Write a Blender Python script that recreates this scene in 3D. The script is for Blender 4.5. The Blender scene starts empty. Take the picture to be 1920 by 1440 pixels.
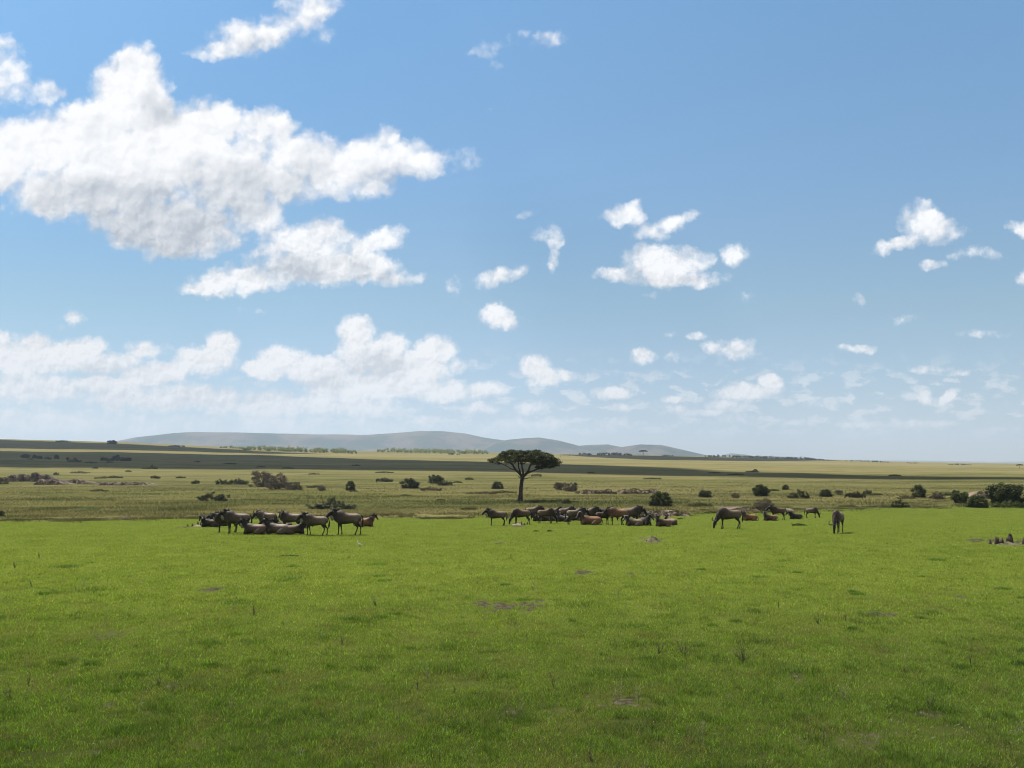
import bpy, math, random
import numpy as np
from mathutils import Vector, Matrix
rnd = random.Random(7)
C = bpy.context.scene.collection
SC = bpy.context.scene

# ------------------------------------------------------------------ camera
FPX, HROW, CAMZ = 1507.0, 868.0, 4.7          # focal length in photo pixels, horizon row, eye height
cam_d = bpy.data.cameras.new("camera"); cam = bpy.data.objects.new("camera", cam_d); C.objects.link(cam)
cam.location = (0, 0, CAMZ); cam.rotation_euler = (math.pi/2, 0, 0)
cam_d.sensor_width = 36.0; cam_d.lens = 36.0*FPX/1920.0
cam_d.shift_y = (HROW-720.0)/1920.0
cam_d.clip_start = 0.1; cam_d.clip_end = 60000.0
SC.camera = cam

# ------------------------------------------------------------------ light and exposure
SUN = Vector((-0.40, 0.36, 0.0)); SUN.z = math.tan(math.radians(58.0))*SUN.length; SUN.normalize()
sl = bpy.data.lights.new("sun", 'SUN'); sl.energy = 5.0; sl.angle = math.radians(0.53); sl.color = (1.0, 0.955, 0.88)
so = bpy.data.objects.new("sun", sl); C.objects.link(so)
so.rotation_euler = SUN.to_track_quat('Z', 'Y').to_euler()
so.location = (-200, 200, 400)
SC.view_settings.view_transform = 'Standard'; SC.view_settings.look = 'None'
SC.view_settings.exposure = 0.35; SC.view_settings.gamma = 1.0
SC.cycles.max_bounces = 8; SC.cycles.diffuse_bounces = 3; SC.cycles.transmission_bounces = 4
SC.cycles.transparent_max_bounces = 8; SC.cycles.volume_bounces = 1
SC.cycles.use_denoising = True; SC.cycles.filter_width = 1.0

class NT:
    """small helper round a node tree"""
    def __init__(s, tree): s.t = tree; s.n = tree.nodes; s.l = tree.links
    def new(s, typ, **kw):
        nd = s.n.new(typ)
        for k, v in kw.items(): setattr(nd, k, v)
        return nd
    def put(s, sock, v):
        if isinstance(v, bpy.types.NodeSocket): s.l.new(v, sock)
        elif v is not None: sock.default_value = v
    def m(s, op, a=None, b=None, c=None, clamp=False):
        nd = s.new('ShaderNodeMath', operation=op, use_clamp=clamp)
        s.put(nd.inputs[0], a); s.put(nd.inputs[1], b); s.put(nd.inputs[2], c)
        return nd.outputs[0]
    def vm(s, op, a=None, b=None, c=None):
        nd = s.new('ShaderNodeVectorMath', operation=op)
        s.put(nd.inputs[0], a); s.put(nd.inputs[1], b)
        if c is not None: s.put(nd.inputs[2], c)
        return nd.outputs[1] if op in ('LENGTH', 'DISTANCE', 'DOT_PRODUCT') else nd.outputs[0]
    def noise(s, vec, scale, detail=3.0, rough=0.5, col=False, dist=0.0, lac=2.0, dim='3D'):
        nd = s.new('ShaderNodeTexNoise', noise_dimensions=dim)
        s.put(nd.inputs['Vector'], vec); nd.inputs['Scale'].default_value = scale
        nd.inputs['Detail'].default_value = detail; nd.inputs['Roughness'].default_value = rough
        nd.inputs['Distortion'].default_value = dist; nd.inputs['Lacunarity'].default_value = lac
        return nd.outputs[1] if col else nd.outputs[0]
    def ramp(s, v, lo, hi, a=0.0, b=1.0, smooth=True):
        nd = s.new('ShaderNodeMapRange', interpolation_type='SMOOTHSTEP' if smooth else 'LINEAR')
        s.put(nd.inputs[0], v); nd.inputs[1].default_value = lo; nd.inputs[2].default_value = hi
        nd.inputs[3].default_value = a; nd.inputs[4].default_value = b
        return nd.outputs[0]
    def mix(s, f, a, b, mode='MIX'):
        nd = s.new('ShaderNodeMix', data_type='RGBA', blend_type=mode)
        s.put(nd.inputs[0], f)
        for sk, v in ((nd.inputs[6], a), (nd.inputs[7], b)):
            if not isinstance(v, bpy.types.NodeSocket) and len(v) == 3: v = (*v, 1.0)
            s.put(sk, v)
        return nd.outputs[2]

# ------------------------------------------------------------------ sky (world): Nishita with a procedural cumulus layer
W = bpy.data.worlds.new("World"); SC.world = W; W.use_nodes = True
W.node_tree.nodes.clear()
w = NT(W.node_tree)
SKY_S = 0.10; EXPO = 2**0.35
sky = w.new('ShaderNodeTexSky', sky_type='NISHITA'); sky.sun_disc = False
sky.sun_elevation = math.asin(SUN.z); sky.sun_rotation = math.atan2(SUN.x, SUN.y)
sky.altitude = 1500.0; sky.air_density = 1.0; sky.dust_density = 0.6; sky.ozone_density = 1.0
tc = w.new('ShaderNodeTexCoord'); D = tc.outputs['Generated']
sx = w.new('ShaderNodeSeparateXYZ'); w.put(sx.inputs[0], D)
dy = w.m('MAXIMUM', sx.outputs[1], 0.08)
U = w.m('DIVIDE', sx.outputs[0], dy); V = w.m('DIVIDE', sx.outputs[2], dy)
cx = w.new('ShaderNodeCombineXYZ')
w.put(cx.inputs[0], w.m('MULTIPLY_ADD', U, FPX/100, 9.60)); w.put(cx.inputs[1], w.m('MULTIPLY_ADD', V, -FPX/100, HROW/100))
P = cx.outputs[0]           # the sky as seen due north from the plain, 1 unit = 3.8 degrees, y down
# (cx, cy, rx, ry, strength, tilt) of each billow
CLOUDS = [
 (620,318,120,62,1.15,5),(185,290,130,70,1.4,0),(540,345,90,50,1.0,0),(330,440,130,52,1.2,0),(480,395,90,50,1.0,0),
 (256,126,56,56,1.2,0),(248,165,92,76,1.3,0),(180,240,110,72,1.3,0),(285,225,90,60,1.2,0),(70,275,100,75,1.3,0),(330,270,150,90,1.4,0),(-20,300,120,90,1.3,0),
 (400,235,90,60,1.1,0),(505,238,62,42,0.9,0),(200,350,230,75,1.3,0),(430,330,180,90,1.2,0),(300,415,185,68,1.25,4),(110,375,130,50,1.0,0),
 (570,300,130,60,1.05,0),(700,300,120,52,1.0,5),(775,300,66,42,0.9,10),(715,262,45,30,0.8,0),(640,350,110,35,.8,0),
 (585,455,110,55,1.0,0),(600,500,190,42,1.1,0),(700,455,80,30,.9,-25),(460,522,130,36,1.0,-6),(400,540,80,18,.8,0),(740,520,70,20,.7,0),(500,480,90,30,.8,-25),
 (12,125,55,60,.65,0),(45,175,80,35,.6,0),(10,90,40,30,0.47,0),(95,178,40,18,0.42,0),
 (470,70,95,44,.8,0),(430,85,80,28,.7,-10),(590,15,75,38,.7,0),(540,50,90,30,0.58,0),(600,60,30,25,0.47,0),(385,98,50,16,0.58,0),
 (935,85,60,20,0.39,-20),(1040,75,42,24,0.49,-20),(935,120,25,12,0.27,0),(925,200,25,8,0.20,0),(860,300,40,30,0.20,0),
 (1020,438,42,20,.62,-20),(1040,445,20,30,.6,0),(1041,490,15,26,0.53,0),(925,522,72,22,0.64,-14),(860,535,25,25,0.31,0),
 (932,585,42,32,.95,0),(950,600,45,18,.7,8),(985,600,22,12,0.36,0),(990,405,24,12,0.31,0),
 (1170,400,55,28,.85,10),(1185,390,30,20,.7,0),(1265,418,70,20,.75,-18),(1225,440,40,20,0.58,0),(1310,400,25,14,0.58,0),
 (1235,500,85,42,1.05,0),(1210,485,40,30,.85,0),(1300,485,46,32,.85,0),(1150,512,60,16,.7,0),(1250,520,130,20,.9,0),(1375,475,34,26,.75,0),
 (1735,415,62,42,.95,25),(1760,430,60,32,.9,0),(1700,455,75,18,.75,-15),(1727,382,35,16,.6,0),(1750,498,30,14,0.58,0),(1835,472,46,20,0.60,0),(1800,480,30,12,0.36,0),
 (1916,425,30,20,.75,0),(1920,520,18,22,.6,0),(1612,563,25,14,0.49,0),(1700,600,40,8,0.14,0),(1850,628,60,10,0.36,0),
 (1380,652,66,22,0.67,0),(1310,632,20,10,0.50,0),(1212,668,30,20,0.81,0),(1262,668,20,18,0.61,0),(1260,630,20,10,0.36,0),(1606,652,42,11,0.71,0),(1745,690,50,12,0.71,0),(1790,696,30,9,0.57,0),
 (1005,690,36,28,1.20,0),(1020,710,46,24,1.20,0),(1055,704,28,14,0.64,0),(1145,738,46,17,0.99,0),(1400,735,75,22,1.13,0),(1440,718,30,20,1.06,0),(1370,755,60,18,0.64,0),
 (1727,745,18,18,0.71,0),(1775,742,32,13,1.06,-38),(1000,765,42,20,0.78,0),(1255,748,26,10,0.78,-20),(1165,765,30,12,0.67,0),(1270,770,22,14,0.57,0),(1335,772,40,10,0.67,0),(1220,760,40,14,0.36,0),
 (1480,795,36,8,0.53,0),(1590,796,60,11,0.67,0),(1700,795,50,11,0.64,0),(1760,796,60,10,0.61,0),(1520,755,20,10,0.43,0),(1630,800,200,14,0.39,0),(1350,790,140,14,0.36,0),
 (672,625,46,44,1.25,0),(690,670,70,55,1.25,0),(735,650,40,40,1.25,0),(530,680,60,38,1.25,0),(500,695,50,26,1.25,0),(600,700,90,36,1.25,0),(815,655,50,34,1.25,0),(780,690,80,40,1.25,0),(700,725,190,32,1.25,0),
 (860,680,36,22,0.78,0),(420,648,42,34,1.25,0),(385,680,70,36,1.25,0),(290,700,100,28,1.25,-8),(200,720,90,22,1.25,0),(150,655,66,34,1.25,0),(60,672,90,52,1.25,0),(200,680,90,30,1.06,0),(-20,660,60,50,1.25,0),
 (135,600,30,20,0.64,0),(115,612,18,12,0.47,0),(270,655,60,22,0.71,0),(60,730,140,36,0.92,0),(300,745,220,36,0.92,0),(560,760,260,32,0.92,0),(820,735,120,26,0.85,0),(900,730,60,18,0.85,0),
 (655,768,22,15,0.78,0),(790,790,50,12,0.64,0),(900,768,50,15,0.67,0),(400,800,500,26,0.67,0),(100,790,260,30,0.71,0),(960,800,300,18,0.50,0),(460,585,40,8,0.20,0),(1225,548,25,10,0.31,0),(1395,560,25,10,0.20,0),
]
warp1 = w.vm('SUBTRACT', w.noise(P, 0.75, 2.0, 0.5, col=True, dim='2D'), (0.5, 0.5, 0.5))
warp2 = w.vm('SUBTRACT', w.noise(P, 3.2, 4.0, 0.6, col=True, dim='2D'), (0.5, 0.5, 0.5))
# billows shrink towards the horizon with distance
far = w.ramp(w.new('ShaderNodeSeparateXYZ').outputs[1] if False else V, 0.02, 0.32, 0.35, 1.0)
PW = w.vm('ADD', P, w.vm('MULTIPLY', warp1, (0.27, 0.25, 0.0)))
sc2 = w.new('ShaderNodeVectorMath', operation='SCALE'); w.put(sc2.inputs[0], warp2); w.put(sc2.inputs[3], w.m('MULTIPLY', far, 0.27))
PW = w.vm('ADD', PW, w.vm('MULTIPLY', sc2.outputs[0], (1.0, 0.85, 0.0)))
fld = None
for (ex, ey, rx, ry, am, tilt) in CLOUDS:
    if tilt:
        mp = w.new('ShaderNodeMapping', vector_type='TEXTURE')
        mp.inputs['Location'].default_value = (ex/100, ey/100, 0); mp.inputs['Rotation'].default_value = (0, 0, math.radians(tilt))
        mp.inputs['Scale'].default_value = (rx/100, ry/100, 1.0); w.put(mp.inputs[0], PW); q = mp.outputs[0]
    else:
        q = w.vm('MULTIPLY_ADD', PW, (100/rx, 100/ry, 0.0), (-ex/rx, -ey/ry, 0.0))
    v = w.m('MULTIPLY_ADD', w.vm('DOT_PRODUCT', q, q), -am, am)
    fld = v if fld is None else w.m('SMOOTH_MAX', fld, v, 0.12)
def vor(vec, scale, det=2.0):
    nd = w.new('ShaderNodeTexVoronoi', feature='SMOOTH_F1', voronoi_dimensions='2D')
    w.put(nd.inputs['Vector'], vec); nd.inputs['Scale'].default_value = scale
    nd.inputs['Detail'].default_value = det; nd.inputs['Roughness'].default_value = 0.55; nd.inputs['Smoothness'].default_value = 0.6
    return nd.outputs['Distance']
PV = w.vm('ADD', P, w.vm('MULTIPLY', warp2, (0.22, 0.22, 0.0)))
def billow(off):
    p = PV if off is None else w.vm('ADD', PV, off)
    b1 = vor(p, 1.6, 2.0)
    return b1
n_f = w.noise(P, 3.6, 6.0, 0.57, dim='2D')
n_g = w.noise(P, 9.5, 5.0, 0.6, dim='2D'); lowk = w.ramp(V, 0.42, 0.10)
B0 = billow(None); B1 = billow((-0.07, -0.10, 0.0))
b20 = vor(PV, 4.2, 2.0); b21 = vor(w.vm('ADD', PV, (-0.035, -0.055, 0.0)), 4.2, 2.0)
n_low = w.noise(P, 0.9, 3.0, 0.5, dim='2D')
edge = w.m('ADD', w.m('MULTIPLY', w.m('SUBTRACT', n_g, 0.5), w.m('MULTIPLY_ADD', lowk, 0.50, 0.14)), w.m('ADD', w.m('MULTIPLY', w.m('SUBTRACT', 0.42, B0), 0.62), w.m('MULTIPLY', w.m('SUBTRACT', n_f, 0.5), 0.55)))
dens = w.m('ADD', fld, w.m('ADD', edge, w.m('MULTIPLY', w.m('SUBTRACT', n_low, 0.5), 0.25)))
dens = w.m('ADD', dens, 0.15)
alpha = w.ramp(dens, 0.0, 0.82)
alpha = w.m('MULTIPLY', alpha, w.ramp(fld, -0.28, 0.05))
# light: sun from the upper left, grey bases
GREY = [(300,425,230,90,.80),(150,372,180,45,.65),(430,370,150,75,.65),(300,205,50,40,.5),(700,690,75,36,.9),(580,505,130,30,.7),(560,385,150,40,.45),(600,330,140,30,.35),(200,700,110,20,.6),(90,640,80,24,.3),(400,330,70,35,.35),(620,720,100,24,.5),(1235,525,110,16,.45),(1760,455,60,16,.4),(700,520,80,18,.5),(300,740,300,30,.5),(470,90,80,25,.35),(730,335,80,22,.45)]
g = None
for (ex, ey, rx, ry, am) in GREY:
    q = w.vm('MULTIPLY_ADD', PW, (100/rx, 100/ry, 0.0), (-ex/rx, -ey/ry, 0.0))
    v = w.m('MULTIPLY', w.ramp(w.vm('LENGTH', q), 1.5, 0.0), am)
    g = v if g is None else w.m('MAXIMUM', g, v)
relief = w.m('SUBTRACT', B0, B1)                 # >0: facing away from the sun
n_s = w.noise(P, 1.3, 3.5, 0.48, dim='2D')
shade = w.m('ADD', w.m('MULTIPLY', g, w.m('MULTIPLY_ADD', n_s, 1.3, 0.35)), w.m('ADD', w.m('MULTIPLY', relief, 0.42), w.m('MULTIPLY', w.m('SUBTRACT', n_s, 0.5), 0.55)), None)
shade = w.m('ADD', shade, w.m('MULTIPLY_ADD', w.m('MULTIPLY', w.m('SUBTRACT', b20, b21), w.m('MULTIPLY_ADD', lowk, 0.60, 0.10)), 1.0, 0.06))
thin = w.ramp(dens, 0.95, 0.25)                   # thin parts are a little greyer
shade = w.m('ADD', shade, w.m('MULTIPLY', thin, 0.18), clamp=True)
ccol = w.mix(shade, (1.06, 1.06, 1.07), (0.50, 0.545, 0.61))
lowm = w.ramp(V, 0.30, 0.03)                       # far clouds are warmer and fainter
ccol = w.mix(w.m('MULTIPLY', lowm, 0.50), ccol, (0.90, 0.88, 0.88))
ccol = w.vm('SCALE', ccol); ccol.node.inputs[3].default_value = 1.0/SKY_S/EXPO
front = w.ramp(sx.outputs[1], 0.08, 0.3)
alpha = w.m('MULTIPLY', w.m('MULTIPLY', alpha, front), w.ramp(V, 0.0, 0.09, 0.55, 1.0))
# faint far cumulus crowding towards the horizon
nh = w.noise(w.vm('MULTIPLY', PW, (1.9, 4.6, 0.0)), 1.0, 4.0, 0.55, dim='2D')
ah = w.m('MULTIPLY', w.m('MULTIPLY', w.ramp(nh, 0.50, 0.64), w.m('MULTIPLY', w.ramp(V, 0.02, 0.05), w.ramp(V, 0.15, 0.08))), w.m('MULTIPLY', front, 0.55))
alpha = w.m('MAXIMUM', alpha, ah)
# blue of the air; unseen overhead and rear sky darkened to cut fill light
tr = w.new('ShaderNodeValToRGB'); w.put(tr.inputs[0], w.m('MAXIMUM', V, 0.0))
for k, (pos, c) in enumerate([(0.0,(0.78,0.79,0.97)),(0.06,(0.88,0.90,0.98)),(0.2,(1.03,1.15,1.04)),(0.36,(1.06,1.36,1.36)),(0.60,(1.10,1.58,1.62)),(0.95,(0.60,0.76,0.86))]):
    e = tr.color_ramp.elements[k] if k < 2 else tr.color_ramp.elements.new(pos)
    e.position = pos; e.color = (*[x*0.5 for x in c], 1)
tint = w.vm('MULTIPLY', w.vm('MULTIPLY', sky.outputs[0], tr.outputs[0]), (2.0/EXPO,)*3)
# flat grey broken cloud added overhead and behind, out of view, to neutralise the fill
rest = w.m('SUBTRACT', 1.0, w.m('MULTIPLY', front, w.m('MULTIPLY', w.ramp(V, 1.0, 0.72), w.ramp(w.m('ABSOLUTE', U), 1.15, 0.8))))
nb = w.noise(D, 3.0, 4.0, 0.55)
ab = w.m('MULTIPLY', w.m('MULTIPLY', w.ramp(nb, 0.47, 0.58), rest), w.ramp(sx.outputs[2], 0.0, 0.1))
final = w.mix(ab, w.mix(alpha, tint, ccol), (0.62/SKY_S/EXPO, 0.62/SKY_S/EXPO, 0.64/SKY_S/EXPO))
bg = w.new('ShaderNodeBackground'); w.put(bg.inputs[0], final); bg.inputs[1].default_value = SKY_S
wo = w.new('ShaderNodeOutputWorld'); w.l.new(bg.outputs[0], wo.inputs[0])
W.cycles.sampling_method = 'MANUAL'; W.cycles.sample_map_resolution = 512

# ------------------------------------------------------------------ helpers
def tag(o, label=None, cat=None, group=None, kind=None):
    for k, v in (("label", label), ("category", cat), ("group", group), ("kind", kind)):
        if v: o[k] = v
    return o
def empty(name, loc=(0,0,0), rz=0.0):
    o = bpy.data.objects.new(name, None); C.objects.link(o); o.location = loc; o.rotation_euler = (0,0,rz)
    o.empty_display_size = 0.3
    return o
def mesh_np(name, verts, faces, mat=None, cols=None, smooth=False, attrs=None):
    """faces: (n,3) or (n,4) array, cols: per-vertex rgb(a)"""
    me = bpy.data.meshes.new(name)
    verts = np.asarray(verts, dtype=np.float32); faces = np.asarray(faces, dtype=np.int32)
    n, k = faces.shape
    me.vertices.add(len(verts)); me.vertices.foreach_set("co", verts.ravel())
    me.loops.add(n*k); me.loops.foreach_set("vertex_index", faces.ravel())
    me.polygons.add(n); me.polygons.foreach_set("loop_start", np.arange(0, n*k, k, dtype=np.int32))
    me.polygons.foreach_set("loop_total", np.full(n, k, dtype=np.int32))
    if smooth: me.polygons.foreach_set("use_smooth", np.ones(n, dtype=bool))
    me.update(calc_edges=True)
    if cols is not None:
        a = me.color_attributes.new("Col", 'FLOAT_COLOR', 'POINT')
        c = np.ones((len(verts), 4), dtype=np.float32); c[:, :3] = np.asarray(cols)[:, :3]
        a.data.foreach_set("color", c.ravel())
    for nm, arr in (attrs or {}).items():
        a = me.attributes.new(nm, 'FLOAT', 'POINT'); a.data.foreach_set("value", np.asarray(arr, dtype=np.float32))
    if mat: me.materials.append(mat)
    return me
def obj(name, me, parent=None, loc=None, rot=None, scale=None):
    o = bpy.data.objects.new(name, me); C.objects.link(o)
    if parent: o.parent = parent
    if loc is not None: o.location = loc
    if rot is not None: o.rotation_euler = rot
    if scale is not None: o.scale = scale
    return o
def sstep(x, a, b):
    t = np.clip((x-a)/(b-a), 0, 1); return t*t*(3-2*t)
def _hash(ix, iy, seed):
    h = (ix.astype(np.int64)*374761393 + iy.astype(np.int64)*668265263 + seed*1442695041) & 0xffffffff
    h = ((h ^ (h >> 13))*1274126177) & 0xffffffff
    return ((h ^ (h >> 16)) & 0xffff)/65535.0
def vnoise(x, y, seed=0):
    x = np.asarray(x, float); y = np.asarray(y, float)
    ix = np.floor(x); iy = np.floor(y); fx = x-ix; fy = y-iy
    fx = fx*fx*(3-2*fx); fy = fy*fy*(3-2*fy)
    a = _hash(ix, iy, seed); b = _hash(ix+1, iy, seed); c = _hash(ix, iy+1, seed); d = _hash(ix+1, iy+1, seed)
    return (a*(1-fx)+b*fx)*(1-fy) + (c*(1-fx)+d*fx)*fy
def fbm(x, y, seed=0, octv=4, r=0.5):
    s = 0; a = 1; t = 0
    for k in range(octv):
        s = s + a*vnoise(x*2**k+k*17.3, y*2**k-k*9.1, seed+k); t += a; a *= r
    return s/t

# ------------------------------------------------------------------ terrain
CREST = np.array([(-400,812),(0,823),(120,826),(230,829),(420,838),(640,845),(900,848),(1060,851),(1200,853),(1400,857.5),(1550,862),(1700,866),(1920,869.5),(2400,871)], float)
YC = 1900.0
def crest_z(u):
    row = np.interp(np.clip(u*FPX+960, -400, 2400), CREST[:,0], CREST[:,1])
    return CAMZ + YC*(HROW-row)/FPX
def tz(x, y):
    x = np.asarray(x, float); y = np.asarray(y, float)
    u = x/np.maximum(y, 20.0)
    base = -0.042*np.clip(y-53, 0, 42)
    t = np.clip((y-260)/(YC-260), 0, 1)
    zc = crest_z(u)
    z = base + (zc-base)*t**1.5
    b = sstep(y, YC, YC+2600)
    z = z*(1-b) + (-14.0)*b
    und = 0.10*(vnoise(x/9.0, y/9.0, 3)-0.5)*sstep(y, 4, 30) + 0.5*(vnoise(x/38.0, y/38.0, 5)-0.5)*sstep(y, 130, 260)
    # an eroded dip where a dry stream crosses behind the short turf
    return z + und
def row_of(x, y, z): return HROW - FPX*(z-CAMZ)/y
def at(px, row):
    """photo pixel on the ground -> world point (arrays allowed)"""
    px = np.asarray(px, float); row = np.asarray(row, float)
    u = (px-960)/FPX
    lo = np.full(np.broadcast(px, row).shape, 3.0); hi = np.full(lo.shape, YC)
    for _ in range(34):
        mid = (lo*hi)**0.5
        r = row_of(u*mid, mid, tz(u*mid, mid))
        far_ = r > row
        lo = np.where(far_, mid, lo); hi = np.where(far_, hi, mid)
    y = (lo*hi)**0.5
    return u*y, y, tz(u*y, y)
def at1(px, row):
    x, y, z = at(np.array([px]), np.array([row])); return float(x[0]), float(y[0]), float(z[0])

EDGE = np.array([(-500,976),(0,975),(300,973),(700,972),(900,970),(1080,967),(1280,962),(1400,958.5),(1600,954.5),(1920,950),(2400,948)], float)
_ex, _ey, _ez = at(EDGE[:,0], EDGE[:,1]); _eu = _ex/_ey
def edge_y(x, y):
    u = x/np.maximum(y, 1.0)
    return np.interp(u, _eu, _ey) + 30.0*(fbm(x/9.0, y/10.0, 91, 4, .65)-0.5)

def tone(x, y):
    """0 straw .. 1 dark green growth, in long drifts"""
    return np.clip((0.55*fbm(x/70, y/11, 71, 4)+0.45*fbm(x/16, y/5, 73, 4)-0.47)*6, 0, 1)

# bare soil and rough patches in the turf: px, row, half-width px, half-height px, strength
SOIL = [(950,1138,62,9,1.0),(910,1136,25,8,.8),(1160,1318,52,10,.9),(1222,1012,22,6,.6),(1090,1073,22,4,.9),(1020,1012,8,3,.3),(938,1019,10,3,.8),(1600,1392,44,14,.4),(1745,1340,36,9,.55),
        (1655,1152,24,4,.8),(180,1192,42,9,.5),(400,1107,14,4,.8),(380,1106,10,3,.6),(1190,1076,20,3,.6),(540,1325,36,7,.3),(200,1325,16,6,.7),(100,1415,44,12,.3),(175,1412,14,6,.8),(1490,1272,16,6,.7),
        (1805,1121,12,3,.7),(300,1340,22,7,.5),(940,1338,36,9,.5),(880,1280,50,7,.35),(760,1325,40,8,.4),(1885,1016,42,7,.9),(970,985,18,3,.8),(362,987,14,2.5,.8),(1650,1378,50,9,.5),(1050,1330,30,8,.4),
        (1300,1370,40,10,.3),(1180,1360,60,10,.3),(1790,1370,50,10,.35),(480,1395,60,12,.35),(330,1285,24,6,.5),(1430,1410,60,12,.35),(1480,1010,10,2,.4),(1545,952,18,3,.9)]
_sx, _sy, _ = at(np.array([s[0] for s in SOIL]), np.array([s[1] for s in SOIL]))
_sw = np.array([s[2] for s in SOIL])*_sy/FPX
_y2 = at(np.array([s[0] for s in SOIL]), np.array([s[1]-s[3] for s in SOIL]))[1]; _sh = np.maximum(_y2-_sy, 0.15)
def soil_mask(x, y):
    x = np.asarray(x, float); y = np.asarray(y, float)
    n = fbm(x*3.2, y*2.4, 41, 4, .65); m = np.zeros(x.shape)
    for i, s in enumerate(SOIL):
        d = ((x-_sx[i])/_sw[i])**2 + ((y-_sy[i])/_sh[i])**2
        k = d < 4
        if k.any(): m[k] = np.maximum(m[k], s[4]*np.clip(1.34-d[k]**0.5 + (n[k]-0.5)*4.2, 0, 1))
    return m

def mat_new(name):
    m = bpy.data.materials.new(name); m.use_nodes = True; m.node_tree.nodes.clear()
    t = NT(m.node_tree); out = t.new('ShaderNodeOutputMaterial'); return m, t, out
def leaf_mat(name, trans=0.35, rough=0.6, gain=1.0, attr="Col", spec=0.25, tcol=(1.25, 1.25, 0.6), vary=True):
    m, t, out = mat_new(name)
    a = t.new('ShaderNodeAttribute', attribute_name=attr)
    col = a.outputs[0]
    if vary:
        oi = t.new('ShaderNodeObjectInfo')
        col = t.mix(1.0, col, oi.outputs['Color'], 'MULTIPLY')
    p = t.new('ShaderNodeBsdfPrincipled'); t.put(p.inputs['Base Color'], col)
    p.inputs['Roughness'].default_value = rough; p.inputs['Specular IOR Level'].default_value = spec
    tr = t.new('ShaderNodeBsdfTranslucent'); t.put(tr.inputs[0], t.mix(1.0, col, tcol, 'MULTIPLY'))
    mx = t.new('ShaderNodeMixShader'); mx.inputs[0].default_value = trans
    t.l.new(p.outputs[0], mx.inputs[1]); t.l.new(tr.outputs[0], mx.inputs[2]); t.l.new(mx.outputs[0], out.inputs[0])
    return m

# ground sheet
M_ground, t, out = mat_new("ground")
geo = t.new('ShaderNodeNewGeometry'); pos = geo.outputs['Position']
lawn_a = t.new('ShaderNodeAttribute', attribute_name="lawn").outputs['Fac']; soil_a = t.new('ShaderNodeAttribute', attribute_name="soil").outputs['Fac']
far_a = t.new('ShaderNodeAttribute', attribute_name="far").outputs['Fac']
flat = t.vm('MULTIPLY', pos, (1, 1, 0))
n1 = t.noise(flat, 0.55, 5, 0.6); n2 = t.noise(flat, 0.045, 4, 0.55); n3 = t.noise(flat, 6.0, 3, 0.6)
stretch = t.vm('MULTIPLY', pos, (0.30, 1.0, 0)); n4 = t.noise(stretch, 0.018, 5, 0.6); n5 = t.noise(t.vm('MULTIPLY', pos, (0.25,1,0)), 0.005, 4, 0.5)
lawn = t.mix(t.ramp(n1, 0.3, 0.7), (0.028, 0.036, 0.010), (0.060, 0.068, 0.018))
lawn = t.mix(t.m('MULTIPLY', t.ramp(n2, 0.45, 0.7), 0.5), lawn, (0.075, 0.090, 0.020))
lawn = t.mix(t.new('ShaderNodeAttribute', attribute_name="sward").outputs['Fac'], lawn, t.mix(t.ramp(n1, 0.3, 0.7), (0.085, 0.115, 0.018), (0.13, 0.16, 0.028)))  # near ground stays darker than far: shade between blades painted in
lawn = t.mix(t.ramp(n3, 0.56, 0.72, 0, 0.5), lawn, (0.035, 0.06, 0.009))
soil = t.mix(t.ramp(n3, 0.35, 0.65), (0.040, 0.036, 0.020), (0.110, 0.100, 0.058))
tall = t.mix(t.ramp(n4, 0.35, 0.65), (0.125, 0.130, 0.042), (0.20, 0.17, 0.075))
tall = t.mix(t.ramp(n1, 0.5, 0.75, 0, 0.6), tall, (0.045, 0.050, 0.018))
tall = t.mix(t.ramp(t.noise(stretch, 0.05, 4, 0.6), 0.52, 0.7, 0, 0.65), tall, (0.075, 0.085, 0.026))
plain = t.mix(t.ramp(n5, 0.35, 0.65), (0.188, 0.170, 0.066), (0.245, 0.204, 0.092))
plain = t.mix(t.ramp(t.noise(stretch, 0.03, 5, 0.65), 0.52, 0.72, 0, 0.5), plain, (0.085, 0.09, 0.035))
tn_a = t.new('ShaderNodeAttribute', attribute_name="tone").outputs['Fac']
tall = t.mix(far_a, tall, plain)
tall = t.mix(t.m('MULTIPLY', tn_a, 0.7), tall, (0.070, 0.080, 0.026))
g = t.mix(lawn_a, tall, lawn)
brk = t.m('ADD', soil_a, t.m('MULTIPLY', t.m('SUBTRACT', t.noise(flat, 7.0, 5, 0.7), 0.5), 1.6))
g = t.mix(t.m('MULTIPLY', t.ramp(brk, 0.42, 0.58), t.ramp(soil_a, 0.02, 0.2)), g, soil)
bs = t.new('ShaderNodeBsdfDiffuse'); t.put(bs.inputs[0], g)
bp = t.new('ShaderNodeBump'); bp.inputs['Strength'].default_value = 0.5; bp.inputs['Distance'].default_value = 0.10
t.put(bp.inputs['Height'], t.noise(flat, 3.0, 4, 0.6)); t.l.new(bp.outputs[0], bs.inputs['Normal'])
t.l.new(bs.outputs[0], out.inputs[0])

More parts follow.
